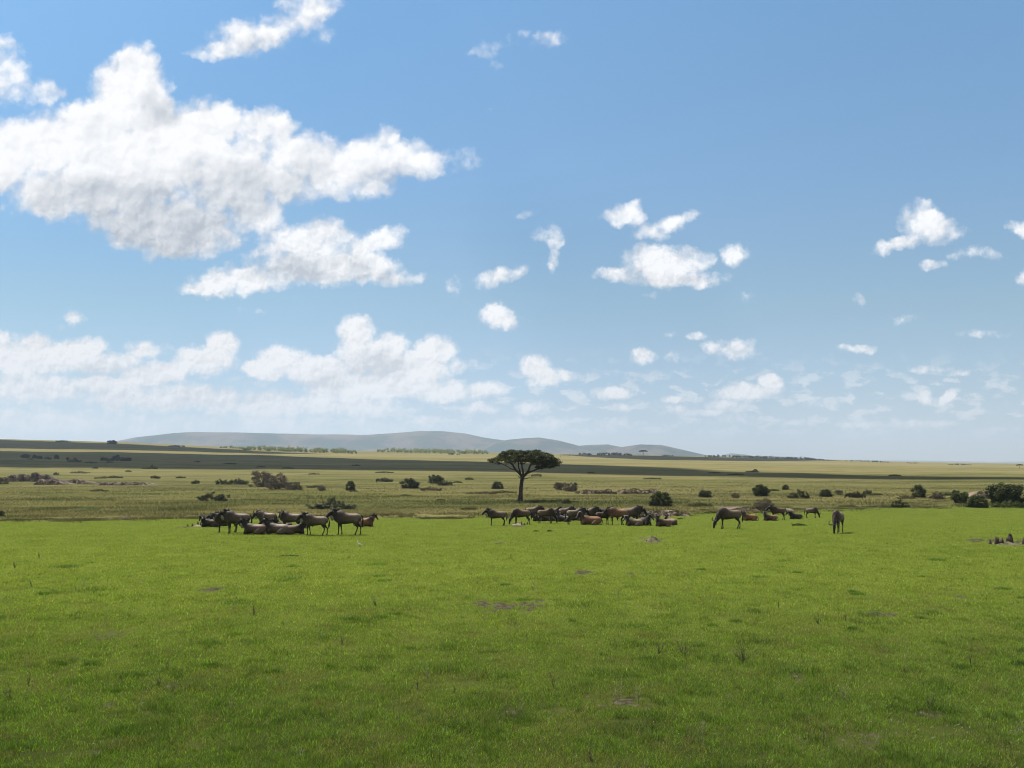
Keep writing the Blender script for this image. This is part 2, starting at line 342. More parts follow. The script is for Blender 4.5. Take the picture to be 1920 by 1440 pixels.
ys = np.concatenate([[-80, -40, -15, 0, 3], np.geomspace(5, 15000, 620)])
us = np.concatenate([np.linspace(-1.7, -0.72, 24, endpoint=False), np.linspace(-0.72, 0.72, 330), np.linspace(0.72, 1.7, 25)[1:]])
Yg, Ug = np.meshgrid(ys, us, indexing='ij')
Xg = Ug*(np.maximum(Yg, 0)+8.0)
Xg[Yg < 5] = (Ug*60)[Yg < 5]
Zg = tz(Xg, Yg)
lawn_m = 1-sstep(Yg-edge_y(Xg, Yg), -0.6, 0.8)
soil_m = np.where(Yg < 140, soil_mask(Xg, Yg), 0); far_m = sstep(Yg, 180, 700)
Zg = Zg + soil_m*0.05*(fbm(Xg*4, Yg*4, 77, 3)-0.2)
ny, nx = Yg.shape
idx = np.arange(ny*nx).reshape(ny, nx)
F = np.stack([idx[:-1,:-1], idx[:-1,1:], idx[1:,1:], idx[1:,:-1]], -1).reshape(-1, 4)
gme = mesh_np("ground", np.stack([Xg, Yg, Zg], -1).reshape(-1, 3), F, M_ground, smooth=True,
              attrs={"lawn": lawn_m.ravel(), "soil": soil_m.ravel(), "far": far_m.ravel(), "sward": sstep(Yg, 9, 36).ravel(), "tone": (tone(Xg, Yg)*(1-0.75*sstep(Yg, 400, 1200))).ravel()})
tag(obj("ground", gme), kind="structure")

# ------------------------------------------------------------------ grass
R = np.random.default_rng(11)
def blades(name, X, Y, Z, H, Wd, col, tipcol, lean, mat, bend=True):
    n = len(X)
    th = R.uniform(0, 2*np.pi, n); ld = R.uniform(0, 2*np.pi, n); L = np.abs(R.normal(0, lean, n))*H
    dx, dy = np.cos(th)*Wd*0.5, np.sin(th)*Wd*0.5
    lx, ly = np.cos(ld)*L, np.sin(ld)*L
    v = np.empty((n, 3, 3), np.float32)
    v[:,0] = np.stack([X-dx, Y-dy, Z-0.01], -1); v[:,1] = np.stack([X+dx, Y+dy, Z-0.01], -1); v[:,2] = np.stack([X+lx, Y+ly, Z+H], -1)
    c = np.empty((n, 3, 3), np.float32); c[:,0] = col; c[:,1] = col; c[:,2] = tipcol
    return mesh_np(name, v.reshape(-1,3), np.arange(3*n).reshape(-1,3), mat, cols=c.reshape(-1,3))
M_blade = leaf_mat("turf_blades", trans=0.45, rough=0.5, vary=False, tcol=(1.3,1.3,0.5))
def lawn_patch(n, hs=1.0, px=(-500, 2420)):
    rs = np.arange(948, 1640.0); ww = np.interp(rs, [948,1040,1180,1300,1640], [2900,3300,2500,2000,1400]); cdf = np.cumsum(ww)/ww.sum()
    row = np.interp(R.random(n), cdf, rs); px_ = R.uniform(px[0], px[1], n)
    x, y, z = at(px_, row)
    sm = soil_mask(x, y); keep = (y < edge_y(x, y)) & ((R.random(n) > sm*1.25) & ((sm < .04) | (fbm(x*7, y*7, 61, 2)+R.normal(0,.06,n) > .3+sm*0.6)))
    x, y, z = x[keep], y[keep], z[keep]; n = len(x)
    tuft = fbm(x*2.6, y*2.2, 21, 4, 0.65); big = fbm(x/7, y/7, 23, 3); fine = fbm(x*9, y*8, 25, 2)
    H = (0.035 + 0.060*np.clip((tuft-0.35)*2.2, 0, 1)**1.5 + 0.05*(fine-0.4))*R.uniform(0.5, 1.5, n)*hs
    H = np.clip(H, 0.015, 0.2)
    Wd = np.maximum(0.006, y*0.00050)*R.uniform(0.7, 1.3, n)
    yk = sstep(y, 10, 38)[:, None]     # turf yellower with distance; near shade between blades painted in as darker green
    g1 = np.array([0.075, 0.140, 0.018])*(1-yk)+np.array([0.185, 0.270, 0.034])*yk; g2 = np.array([0.150, 0.220, 0.028])*(1-yk)+np.array([0.26, 0.33, 0.055])*yk; g3 = np.array([0.022, 0.044, 0.010])*(1-yk)+np.array([0.08, 0.125, 0.018])*yk; st = np.array([0.28, 0.22, 0.11])
    k = np.clip((big-0.5)*1.2+0.45 + (fine-.5)*0.9 + R.normal(0, .28, n), 0, 1)[:, None]
    c = g1*(1-k) + g2*k
    d = np.clip((tuft-0.56)*4.0, 0, 1)[:, None]*0.75; c = c*(1-d)+g3*d
    dryn = fbm(x*1.1+50, y*0.9, 29, 4, .6)
    dry = (R.random(n) < 0.045 + 0.42*np.clip((dryn-0.53)*6, 0, 1)*(1-sstep(y, 18, 45)))[:, None]
    c = np.where(dry, st*R.uniform(0.35, 1.0, (n, 1)), c*np.exp(R.normal(0.05, 1.0, (n, 1))*np.interp(y, [12, 55], [0.48, 0.24])[:, None]))
    return x, y, z, H, Wd, c*(np.array([1.34, 1.42, 1.3])*(1-yk)+np.array([1.22, 1.16, 1.12])*yk)
parts = [lawn_patch(1450000)]
def tussocks(n):
    cx_, cy_, cz_ = at(R.uniform(-300, 2220, n), 1030+590*R.random(n)**0.7)
    per = R.integers(60, 260, n); rad = R.uniform(.06, .30, n); i = np.repeat(np.arange(n), per); m = len(i)
    x = cx_[i]+R.normal(0, 1, m)*rad[i]*1.3; y = cy_[i]+R.normal(0, 1, m)*rad[i]; z = tz(x, y)
    H = R.uniform(.05, .15, m)*(0.6+rad[i]*2.2); Wd = np.maximum(.006, y*.00045)
    k = R.random(n)[i][:, None]; c = np.array([0.035, 0.075, 0.014])*(1-k)+np.array([0.085, 0.150, 0.022])*k; c = c*(1+0.8*sstep(y, 15, 40))[:, None]
    return x, y, z, H, Wd, c*np.exp(R.normal(0, .35, (m, 1)))
parts.append(tussocks(520))
x, y, z, H, Wd, c = [np.concatenate(q) for q in zip(*parts)]
gm = blades("short_grass", x, y, z, H, Wd, c*0.5, c*1.35, 0.9, M_blade)  # dark bases and bright tips: shade down among the blades painted in
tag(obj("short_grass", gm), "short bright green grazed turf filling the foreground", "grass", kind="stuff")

# tall dry grass behind the turf
def tall_patch(n, r0, r1):
    row = R.uniform(r0, r1, n); px_ = R.uniform(-400, 2320, n)
    x, y, z = at(px_, row); ed = edge_y(x, y); keep = (y > ed-0.3) & ((y > ed+12) | (fbm(x/3, y/4, 95, 3) > .62-(y-ed)/45)); x, y, z = x[keep], y[keep], z[keep]; n = len(x)
    a = fbm(x/9, y/5, 51, 4); b = fbm(x/60, y/22, 53, 4); s = fbm(x*0.9, y*0.9, 57, 3)
    H = (0.12 + 0.34*np.clip((a-0.3)*1.8, 0, 1))*R.uniform(0.5, 1.25, n)*(0.6+0.4*sstep(y-edge_y(x, y), 0, 8))
    H = H*np.interp(y, [100, 330], [1, 0.35])
    Wd = np.maximum(0.015, y*0.00048)*R.uniform(0.5, 1.4, n)
    straw = np.array([0.31, 0.245, 0.110]); olive = np.array([0.19, 0.185, 0.058]); green = np.array([0.065, 0.100, 0.022]); dark = np.array([0.060, 0.055, 0.026])
    k = np.clip((b-0.5)*3+0.5+R.normal(0, .2, n), 0, 1)[:, None]; c = olive*(1-k)+straw*k
    q = np.clip((a-0.50)*5, 0, 1)[:, None]*0.7; c = c*(1-q)+green*q
    q = np.clip((s-0.62)*6, 0, 1)[:, None]*0.8; c = c*(1-q)+dark*q
    tn = tone(x, y)[:, None]*0.75; c = c*(1-tn)+np.array([0.070, 0.082, 0.026])*tn
    c = c*(1+R.uniform(-1, 1, (n, 1))*np.interp(y, [90, 250], [.3, .12])[:, None])
    return x, y, z, H, Wd, c
def fringe(k_):
    px_ = R.uniform(-400, 2320, k_); u = (px_-960)/FPX; y0 = np.interp(u, _eu, _ey); y0 = edge_y(u*y0, y0)+R.normal(-.5, 2.6, k_); per = R.integers(10, 90, k_); i = np.repeat(np.arange(k_), per); m = len(i)
    s_ = R.uniform(.15, .9, k_)[i]; x = (u*y0)[i]+R.normal(0, 1, m)*s_*1.4; y = y0[i]+R.normal(0, 1, m)*s_; z = tz(x, y)
    H = R.uniform(.10, .32, m)*(.5+.6*s_); Wd = np.full(m, .05)*R.uniform(.5, 1.3, m)
    k = R.random(k_)[i][:, None]; c = np.array([0.055, 0.050, 0.022])*(1-k)+np.array([0.17, 0.15, 0.06])*k
    return x, y, z, H, Wd, c*R.uniform(.7, 1.3, (m, 1))
parts = [fringe(900), tall_patch(420000, 905, 980), tall_patch(70000, 890, 905)]
x, y, z, H, Wd, c = [np.concatenate(q) for q in zip(*parts)]
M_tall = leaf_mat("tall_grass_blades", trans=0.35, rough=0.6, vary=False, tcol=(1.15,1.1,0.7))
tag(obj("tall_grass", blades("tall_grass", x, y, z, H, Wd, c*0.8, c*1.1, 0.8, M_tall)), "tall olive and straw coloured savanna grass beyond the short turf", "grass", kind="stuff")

# white clover specks in the turf, lower right
n = 170
px_ = np.concatenate([R.normal(1760, 110, 110), R.uniform(0, 1920, 60)]); rw = np.concatenate([R.normal(1385, 34, 110), R.uniform(1000, 1440, 60)])
x, y, z = at(px_, rw)
s = 0.008*R.uniform(0.6, 1.3, n)*np.maximum(1, y/22); hz = R.uniform(0.04, 0.08, n)
oc = np.array([(1,0,0),(-1,0,0),(0,1,0),(0,-1,0),(0,0,1),(0,0,-1)], float)
of = np.array([(0,2,4),(2,1,4),(1,3,4),(3,0,4),(2,0,5),(1,2,5),(3,1,5),(0,3,5)])
v = (oc[None]*s[:,None,None]) + np.stack([x, y, z+hz], -1)[:,None]
f = of[None] + (np.arange(n)*6)[:,None,None]
M_fl, t, out = mat_new("clover_white"); b = t.new('ShaderNodeBsdfDiffuse'); b.inputs[0].default_value = (0.62, 0.62, 0.55, 1); t.l.new(b.outputs[0], out.inputs[0])
tag(obj("clover_flowers", mesh_np("clover_flowers", v.reshape(-1,3), f.reshape(-1,3), M_fl)), "tiny white clover heads scattered through the near turf", "flowers", kind="stuff")

# fine dead stalks lying all through the near turf
n = 1500
x, y, z = at(R.uniform(-300, 2220, n), R.uniform(1060, 1560, n))
th = R.uniform(0, 2*np.pi, n); Ls = R.uniform(0.05, 0.22, n); el = R.uniform(0.0, 1.2, n); wd = np.maximum(0.004, y*0.00028)
dx, dy, dz = np.cos(th)*np.cos(el)*Ls, np.sin(th)*np.cos(el)*Ls, np.sin(el)*Ls
v = np.empty((n,4,3)); v[:,0] = np.stack([x-wd/2,y,z+.01],-1); v[:,1] = np.stack([x+wd/2,y,z+.012],-1); v[:,2] = np.stack([x+dx+wd/3,y+dy,z+dz+.03],-1); v[:,3] = np.stack([x+dx-wd/3,y+dy,z+dz+.03],-1)
cc = np.where(R.random((n,1)) < 0.6, [[0.26,0.20,0.12]], [[0.06,0.045,0.03]])*R.uniform(.6,1.2,(n,1))
tag(obj("dead_stalks", mesh_np("dead_stalks", v.reshape(-1,3), np.arange(4*n).reshape(-1,4), M_blade, cols=np.repeat(cc,4,0))), "thin dead straw stalks strewn through the near turf", "straw", kind="stuff")

# ------------------------------------------------------------------ far hills
def ridge(px0, px1, prof, ydist, depth, name, seed, amp, label=None):
    prof = np.array(prof, float)
    pxs = np.arange(px0, px1+1, 3.0); vs = np.linspace(0, 1, 40)
    U_, V_ = np.meshgrid((pxs-960)/FPX, vs)
    top = np.interp(U_*FPX+960, prof[:,0], prof[:,1])
    Hh = (HROW-top)/FPX*ydist + CAMZ + 16           # height above the far plain
    env = np.where(V_ < 0.5, sstep(V_, 0, 0.5)**0.8, 1-sstep(V_, 0.5, 1))
    Yd = ydist + (V_-0.5)*2*depth
    X = U_*ydist + 0*Yd
    n = fbm(X/420, Yd/420, seed, 5, 0.55)
    spur = 1-np.abs(fbm(X/700+3, Yd/1900, seed+9, 4)*2-1)
    Zh = -16 + Hh*env*(1-amp*(1-env)*2.2*(spur*0.6+n*0.6)*1.0) + (n-0.5)*34*np.minimum(Hh/120, 1)*env*(1-env*.6)
    # keep the traced crest at the crest
    idx = np.arange(X.size).reshape(X.shape)
    F = np.stack([idx[:-1,:-1], idx[:-1,1:], idx[1:,1:], idx[1:,:-1]], -1).reshape(-1, 4)
    me = mesh_np(name, np.stack([X, Yd, Zh], -1).reshape(-1,3), F, M_hill, smooth=True)
    o = obj(name, me); return tag(o, label, kind="structure")
M_hill, t, out = mat_new("hill")
geo = t.new('ShaderNodeNewGeometry'); pos = geo.outputs['Position']
h1 = t.noise(pos, 0.0030, 5, 0.6); h2 = t.noise(pos, 0.010, 5, 0.65)
hc = t.mix(t.ramp(h1, 0.42, 0.60), (0.025, 0.045, 0.032), (0.135, 0.105, 0.078))  # sunlit and shaded slope patches painted into the hill colour
hc = t.mix(t.ramp(h2, 0.5, 0.66, 0, 0.7), hc, (0.03, 0.05, 0.028))
bs = t.new('ShaderNodeBsdfDiffuse'); t.put(bs.inputs[0], hc); t.l.new(bs.outputs[0], out.inputs[0])
ridge(180, 1010, [(180,850),(215,829),(260,820),(330,812),(370,810),(450,811),(540,813),(600,815),(680,815),(740,812),(790,808),(830,809),(870,813),(910,821),(950,826),(975,832),(1010,850)], 7400, 1200, "hills", 5, 0.5)
ridge(880, 1500, [(880,860),(930,828),(955,824),(985,821),(1010,820),(1050,827),(1085,836),(1110,834),(1140,833),(1165,838),(1200,845),(1250,855),(1300,862),(1500,866)], 6800, 900, "hills", 15, 0.5)
ridge(1080, 1400, [(1080,862),(1130,846),(1165,838),(1200,833),(1240,834),(1280,843),(1320,853),(1350,858),(1400,864)], 6300, 700, "hills", 25, 0.5)
ridge(1330, 1600, [(1330,862),(1350,856),(1370,850),(1400,853),(1420,858),(1480,859),(1540,861),(1600,866)], 9000, 700, "hills", 35, 0.4)
ridge(1480, 2300, [(1480,866),(1560,862),(1650,863),(1760,864),(1860,866),(1960,865),(2300,866)], 12500, 900, "hills", 45, 0.3)

# ------------------------------------------------------------------ clouds overhead (above the picture) whose shadows cross the plain
M_cloud, t, out = mat_new("cloud")
b = t.new('ShaderNodeBsdfDiffuse'); b.inputs[0].default_value = (0.85, 0.86, 0.88, 1)
t.l.new(b.outputs[0], out.inputs[0])
def cloud_over(poly, h, seed, ragged=0.12):
    """a flat-based cloud at height h that throws its shade on the traced stretch of plain"""
    gx, gy, gz = at(np.array([p[0] for p in poly]), np.array([p[1] for p in poly]))
    k = (h-gz)/SUN.z
    X = gx+SUN.x*k; Y = gy+SUN.y*k
    # densify + ragged edge
    n = len(X); PX, PY = [], []
    for i in range(n):
        j = (i+1) % n
        for s in np.linspace(0, 1, 14, endpoint=False):
            PX.append(X[i]*(1-s)+X[j]*s); PY.append(Y[i]*(1-s)+Y[j]*s)
    PX, PY = np.array(PX), np.array(PY); cxm, cym = PX.mean(), PY.mean()
    span = max(PY.max()-PY.min(), 40)
    PX = PX + (fbm(PX/90, PY/90, seed, 3)-0.5)*span*ragged*2; PY = PY + (fbm(PX/60+9, PY/60, seed+1, 4)-0.5)*span*ragged*2
    m = len(PX); V_ = []; F_ = []
    for s_, zz in ((0.97, 0), (1.0, 40), (0.97, 90), (0.8, 150), (0.5, 210)):
        V_ += [(cxm+(x-cxm)*s_, cym+(y-cym)*s_, h+zz*(0.6+0.8*fbm(np.array(x/70), np.array(y/70), seed+3, 2))) for x, y in zip(PX, PY)]
    me = bpy.data.meshes.new("cloud")
    for L in range(4):
        for i in range(m): j = (i+1) % m; F_.append((L*m+i, L*m+j, (L+1)*m+j, (L+1)*m+i))
    F_.append(tuple(range(m))[::-1]); F_.append(tuple(range(4*m, 5*m)))
    me.from_pydata(V_, [], F_); me.materials.append(M_cloud)
    return tag(obj("cloud", me), kind="structure")
cloud_over([(-300,815.5),(0,825),(100,828),(230,832),(420,842),(500,846.8),(590,850.5),(480,849.3),(300,844),(60,840.5),(-300,834)], 2400, 3, 0.03)
cloud_over([(-300,841),(60,846),(300,849.5),(480,852.5),(700,861),(900,866),(1080,872.5),(1250,880.5),(1400,886.7),(1700,892.5),(1920,896.5),(2300,899),(2300,902),(1920,899.5),(1700,897),(1400,895),(1250,891),(1150,889),(1000,886),(900,881.5),(700,879),(480,876.5),(250,871.5),(0,870),(-300,868)], 2300, 8, 0.03)
cloud_over([(1045,851.5),(1200,854),(1400,858.5),(1520,861.5),(1400,863),(1200,861.5),(1060,854.5)], 2400, 13, 0.03)

# ------------------------------------------------------------------ haze
hz = np.array([(x, y, z) for z in (-30, 560) for y in (-120, 14700) for x in (-26000, 26000)], float)
hf = np.array([(0,1,3,2),(4,6,7,5),(0,4,5,1),(2,3,7,6),(0,2,6,4),(1,5,7,3)])
M_haze, t, out = mat_new("haze")
pv = t.new('ShaderNodeVolumePrincipled'); pv.inputs['Color'].default_value = (0.68, 0.81, 1.0, 1); pv.inputs['Density'].default_value = 0.95e-4
pv.inputs['Anisotropy'].default_value = 0.25
t.l.new(pv.outputs[0], out.inputs[1])
import bmesh
hme = mesh_np("haze", hz, hf, M_haze)
bm = bmesh.new(); bm.from_mesh(hme); bmesh.ops.recalc_face_normals(bm, faces=bm.faces); bm.to_mesh(hme); bm.free()
tag(obj("haze", hme), kind="stuff")

# ------------------------------------------------------------------ woody plants
def tube(pts, rad, n=7, wob=0.0, seed=0):
    """round tapered tube through pts; returns verts, quads"""
    P_ = [Vector(p) for p in pts]; V_ = []; F_ = []; rr = random.Random(seed)
    for i, p in enumerate(P_):
        t_ = (P_[min(i+1, len(P_)-1)]-P_[max(i-1, 0)]).normalized()
        s_ = t_.cross(Vector((0, 1, 0.01))); s_ = s_.normalized() if s_.length > 1e-3 else Vector((1, 0, 0)); o_ = t_.cross(s_)
        for k in range(n):
            a = 2*math.pi*k/n; r = rad[i]*(1+rr.uniform(-wob, wob))
            V_.append(p+s_*math.cos(a)*r+o_*math.sin(a)*r)
    for i in range(len(P_)-1):
        for k in range(n): F_.append((i*n+k, i*n+(k+1)%n, (i+1)*n+(k+1)%n, (i+1)*n+k))
    V_.append(P_[-1]+(P_[-1]-P_[-2]).normalized()*rad[-1]*0.5); e = len(V_)-1
    for k in range(n): F_.append(((len(P_)-1)*n+k, (len(P_)-1)*n+(k+1)%n, e, e))
    return [tuple(v) for v in V_], [f if f[2] != f[3] else f[:3] for f in F_]
def bent(a, b, k, amp, seed):
    rr = random.Random(seed); a = Vector(a); b = Vector(b); L = (b-a).length
    return [a.lerp(b, i/k)+Vector((rr.uniform(-1,1), rr.uniform(-1,1), rr.uniform(-.6,.6)))*amp*L*(0 if i in (0, k) else 1) for i in range(k+1)]
def join(parts):
    V_, F_ = [], []
    for v, f in parts:
        o = len(V_); V_ += list(v); F_ += [tuple(i+o for i in q) for q in f]
    return V_, F_
def pymesh(name, vf, mat, smooth=True, col=None):
    me = bpy.data.meshes.new(name); me.from_pydata(vf[0], [], vf[1]); me.materials.append(mat)
    if smooth: me.polygons.foreach_set("use_smooth", [True]*len(me.polygons))
    if col is not None:
        a = me.color_attributes.new("Col", 'FLOAT_COLOR', 'POINT'); a.data.foreach_set("color", [*col, 1]*len(me.vertices))
    return me
def simple_mat(name, c1, c2, scale, rough=0.85, spec=0.2, bump=0.0, coord='Object'):
    m, t, out = mat_new(name)
    tc_ = t.new('ShaderNodeTexCoord').outputs[coord]
    n_ = t.noise(tc_, scale, 4, 0.6)
    p = t.new('ShaderNodeBsdfPrincipled'); t.put(p.inputs['Base Color'], t.mix(t.ramp(n_, 0.35, 0.65), c1, c2))
    p.inputs['Roughness'].default_value = rough; p.inputs['Specular IOR Level'].default_value = spec
    if bump:
        b_ = t.new('ShaderNodeBump'); b_.inputs['Strength'].default_value = 0.8; b_.inputs['Distance'].default_value = bump
        t.put(b_.inputs['Height'], n_); t.l.new(b_.outputs[0], p.inputs['Normal'])
    t.l.new(p.outputs[0], out.inputs[0]); return m
M_bark = simple_mat("bark", (0.035, 0.028, 0.022), (0.10, 0.08, 0.062), 5.0, bump=0.03)
M_twig = simple_mat("twig", (0.06, 0.045, 0.035), (0.15, 0.12, 0.10), 3.0)
M_leaf = leaf_mat("foliage", trans=0.22, rough=0.6, spec=0.2, tcol=(1.2,1.25,0.6))
M_dry = leaf_mat("dry_foliage", trans=0.1, rough=0.8, spec=0.1, tcol=(1,1,1))

def leaves(cl, per, size, c_lo, c_hi, seed, flatn=0.0, shell=0.5):
    """leaf-sized triangles filling clumps cl = [(x,y,z,rx,ry,rz)]"""
    r = np.random.default_rng(seed); Vs, Cs = [], []
    c_lo, c_hi = np.array(c_lo), np.array(c_hi)
    for (x, y, z, rx, ry, rz) in cl:
        n = per
        d = r.normal(size=(n, 3)); d /= np.linalg.norm(d, axis=1)[:, None]
        rad = r.uniform(shell, 1.05, n)[:, None]**0.7*(1+0.25*r.normal(size=(n,1))*0.5)
        p = d*rad*np.array([rx, ry, rz]) + np.array([x, y, z])
        a = r.normal(size=(n, 3)); b = r.normal(size=(n, 3))
        if flatn: a[:, 2] *= (1-flatn); b[:, 2] *= (1-flatn)
        a /= np.linalg.norm(a, axis=1)[:, None]; b -= a*(a*b).sum(1)[:, None]; b /= np.linalg.norm(b, axis=1)[:, None]
        s = size*r.uniform(0.55, 1.4, n)[:, None]
        Vs.append(np.stack([p-a*s*0.5, p+a*s*0.5+b*s*0.15, p+b*s*0.8], 1))
        k = np.clip(r.uniform(0.0, 1.0)*0.6+r.uniform(0, 0.4, n), 0, 1)[:, None]
        c = c_lo*(1-k)+c_hi*k; Cs.append(np.repeat(c[:, None], 3, 1))
    v = np.concatenate(Vs).reshape(-1, 3); c = np.concatenate(Cs).reshape(-1, 3)
    return v, c
def leaf_mesh(name, cl, per, size, lo, hi, seed, mat=None, **k):
    v, c = leaves(cl, per, size, lo, hi, seed, **k)
    return mesh_np(name, v, np.arange(len(v)).reshape(-1, 3), mat or M_leaf, cols=c)

# the umbrella acacia
def acacia(px, row, s=1.0, seed=1, full=True):
    x, y, z = at1(px, row); root = empty("acacia_tree", (x, y, z-0.05)); root.scale = (s, s, s)
    rr = random.Random(seed)
    tr = [tube([(-0.10,0,0),(-0.04,0,.35),(0.02,0,1.2),(0.10,0,2.4),(0.22,0,3.4),(0.34,0.02,4.15)], [.58,.42,.36,.32,.31,.36], 12, .07, 1)]
    obj("trunk", pymesh("trunk", join(tr), M_bark), root)
    fk = (0.34, 0.02, 4.1)
    clumps = []
    rr = random.Random(seed)
    k = 0
    while len(clumps) < 250:
        a = rr.uniform(0, 2*math.pi); r = math.sqrt(rr.uniform(0, 1))
        X = math.cos(a)*r; Y = math.sin(a)*r
        wob = 0.90+0.10*math.sin(3*a+1)+0.05*math.sin(7*a)
        xx = 0.65+X*5.95*wob; yy = Y*5.4*wob
        top = 8.70-1.15*r**4.0
        th = 1.85*(1-r**4*0.55) + (0.45 if X > 0.15 else 0)
        zz = top - th*rr.random()**0.85
        if X < -0.55: zz = top-th*0.8*rr.random()
        rr2 = rr.uniform(0.42, 0.80)
        clumps.append((xx, yy, zz, rr2, rr2, rr2*0.42))
    # a few hanging low on the right
    for (qx, qz) in ((5.6,5.95),(4.9,5.8),(3.6,5.7),(2.9,5.85),(6.2,6.2),(-4.9,6.75),(-5.3,7.0),(-3.9,6.5),(4.2,5.9),(6.55,6.7)):
        clumps.append((qx, rr.uniform(-1.5,1.5), qz, .55, .55, .26))
    limbs = [  # (points, radii)
        ([fk,(-.15,-.2,4.75),(-.85,-.4,5.35),(-1.35,-.5,6.2),(-2.2,-.7,6.9)],[.27,.22,.18,.14,.08]),
        ([fk,(.45,.5,4.8),(.35,1.2,5.4),(.2,1.9,6.3),(.1,2.8,7.1)],[.25,.2,.16,.12,.07]),
        ([fk,(.95,-.1,4.65),(1.35,-.2,5.2),(1.65,-.4,6.1),(2.1,-.9,7.0)],[.28,.24,.19,.14,.08]),
        ([(1.0,-.1,4.7),(1.9,.3,5.1),(2.6,.5,5.35),(3.7,.9,6.0),(4.9,1.2,6.6)],[.18,.15,.13,.10,.05]),
        ([(.1,-.1,4.5),(-.1,.4,5.1),(-.35,-.9,5.9),(-.4,-2.0,6.9)],[.15,.13,.10,.06]),
        ([(-.85,-.4,5.35),(-1.6,.4,5.55),(-2.6,.8,6.1),(-4.0,1.0,6.8)],[.12,.10,.08,.05])]
    for i, (p, rad) in enumerate(limbs): obj("limb", pymesh("limb", tube(p, rad, 9, .08, i), M_bark), root)
    dead = [tube([(0.22,0,3.85),(-.15,.05,4.05),(-.45,.05,4.3)], [.11,.08,.04], 6, .1, 3), tube([(.4,0,3.85),(.9,-.1,3.8),(1.4,-.1,4.0),(2.1,-.2,3.95)], [.10,.07,.05,.02], 6, .1, 4)]
    for d in dead: obj("dead_branch", pymesh("dead_branch", d, M_bark), root)
    br = []
    starts = [Vector(p) for q, _ in limbs for p in q[2:]]
    for i, c in enumerate(clumps):
        if i % 2 and i < 250: continue
        e = Vector(c[:3]); st = min(starts, key=lambda s_: (s_-e).length + (3 if s_.z > e.z+.1 else 0))
        if (e-st).length > 0.4: br.append(tube(bent(st, e, 4, .07, i), [.065,.05,.04,.03,.018], 5, 0, i))
    obj("twigs", pymesh("twigs", join(br), M_bark), root)
    v, c = leaves(clumps, 190, 0.17, (0.032,0.037,0.011), (0.095,0.102,0.028), seed, flatn=0.4, shell=0.15)
    obj("crown", mesh_np("crown", v, np.arange(len(v)).reshape(-1,3), M_leaf, cols=c), root)
    return root
tag(acacia(976, 939), "big flat-topped umbrella acacia standing alone in the middle of the savanna", "tree")

def small_acacia(px, row, hpx, seed):
    x, y, z = at1(px, row); s = hpx/FPX*y/8.0; root = empty("acacia_tree", (x, y, z-0.1)); root.scale = (s*1.15, s*1.15, s)
    parts_ = [tube([(0,0,-1.0),(.1,0,3),(0,0,4.6)], [.35,.28,.25], 8, .1, seed), tube([(0,0,4.5),(-1.2,.3,5.6),(-3,.5,6.8)], [.2,.15,.08], 6), tube([(0,0,4.5),(1.2,-.3,5.7),(3,-.5,6.8)], [.2,.15,.08], 6)]
    obj("trunk", pymesh("trunk", join(parts_), M_bark), root); rr = random.Random(seed)
    cl = []
    for _ in range(46):
        a = rr.uniform(0, 6.28); r = math.sqrt(rr.random()); cl.append((math.cos(a)*r*4.8, math.sin(a)*r*4.4, 7.5-1.0*r*r-rr.random()*.9, 1.1, 1.1, .45))
    obj("crown", leaf_mesh("crown", cl, 60, 0.6, (0.025,0.03,0.012), (0.06,0.065,0.02), seed, shell=.1), root)
    return root
tag(small_acacia(1206, 854, 10.5, 31), "small distant umbrella acacia silhouetted on the ridge in front of the hills", "tree")
tag(small_acacia(1912, 878, 8, 32), "tiny distant umbrella acacia on the plain at the far right", "tree")

# shrubs: prototypes one metre high, ASP metres wide
ASP = {'round': 1.0, 'brown': 1.0, 'spread': 2.6, 'low': 3.6, 'scrub': 4.5}
def shrub_proto(kind, seed):
    rr = random.Random(seed); cl = []; tw = []; A = ASP[kind]
    def dome(n, h0, h1, q0, q1, tall=1.0, p=2.0, fall=.45):
        for _ in range(n):
            if A == 1: a = rr.uniform(0, 6.28); r = .45*math.sqrt(rr.random()); x_, y_ = math.cos(a)*r, math.sin(a)*r; k = r/.5
            else: x_, y_ = rr.uniform(-.47, .47), rr.uniform(-.3, .3); k = abs(x_)/.5; x_ *= A; y_ *= min(A, 1.6)
            h = rr.uniform(h0, h1)*(1-k**p*fall)*(1 if A == 1 else rr.uniform(.55, 1.1)); q = rr.uniform(q0, q1)
            cl.append((x_, y_, h, q, q, q*tall))
    if kind == 'round': dome(50, .03, .86, .09, .17, .9); lo, hi, per, sz = (0.028,0.034,0.015), (0.085,0.095,0.036), 170, .060
    elif kind == 'spread': dome(56, .10, .82, .09, .17, 1.3, 1.5, .5); lo, hi, per, sz = (0.032,0.036,0.018), (0.085,0.090,0.042), 120, .07
    elif kind == 'brown': dome(50, .04, .88, .08, .15); lo, hi, per, sz = (0.065,0.050,0.038), (0.17,0.135,0.105), 110, .042
    elif kind == 'scrub': dome(70, .10, .75, .10, .2, 1.2); lo, hi, per, sz = (0.055,0.043,0.030), (0.155,0.125,0.085), 90, .07
    else: dome(60, .08, .7, .10, .2, 1.4, 2, .6); lo, hi, per, sz = (0.045,0.060,0.022), (0.12,0.135,0.045), 90, .09
    for i in range(9):
        c = cl[i]; tw.append(tube(bent((c[0]*.3+rr.uniform(-.05,.05), rr.uniform(-.05,.05), -.02), c[:3], 3, .12, seed+i), [.022,.017,.012,.006], 5))
    fol = leaf_mesh("foliage", cl, per, sz, lo, hi, seed, M_dry if kind in ('brown', 'scrub') else M_leaf, shell=.1)
    return fol, pymesh("stem", join(tw), M_twig)
PROTO = {k: [shrub_proto(k, 100+i*7+j*31) for i in range(3)] for j, k in enumerate(('round', 'spread', 'brown', 'low', 'scrub'))}
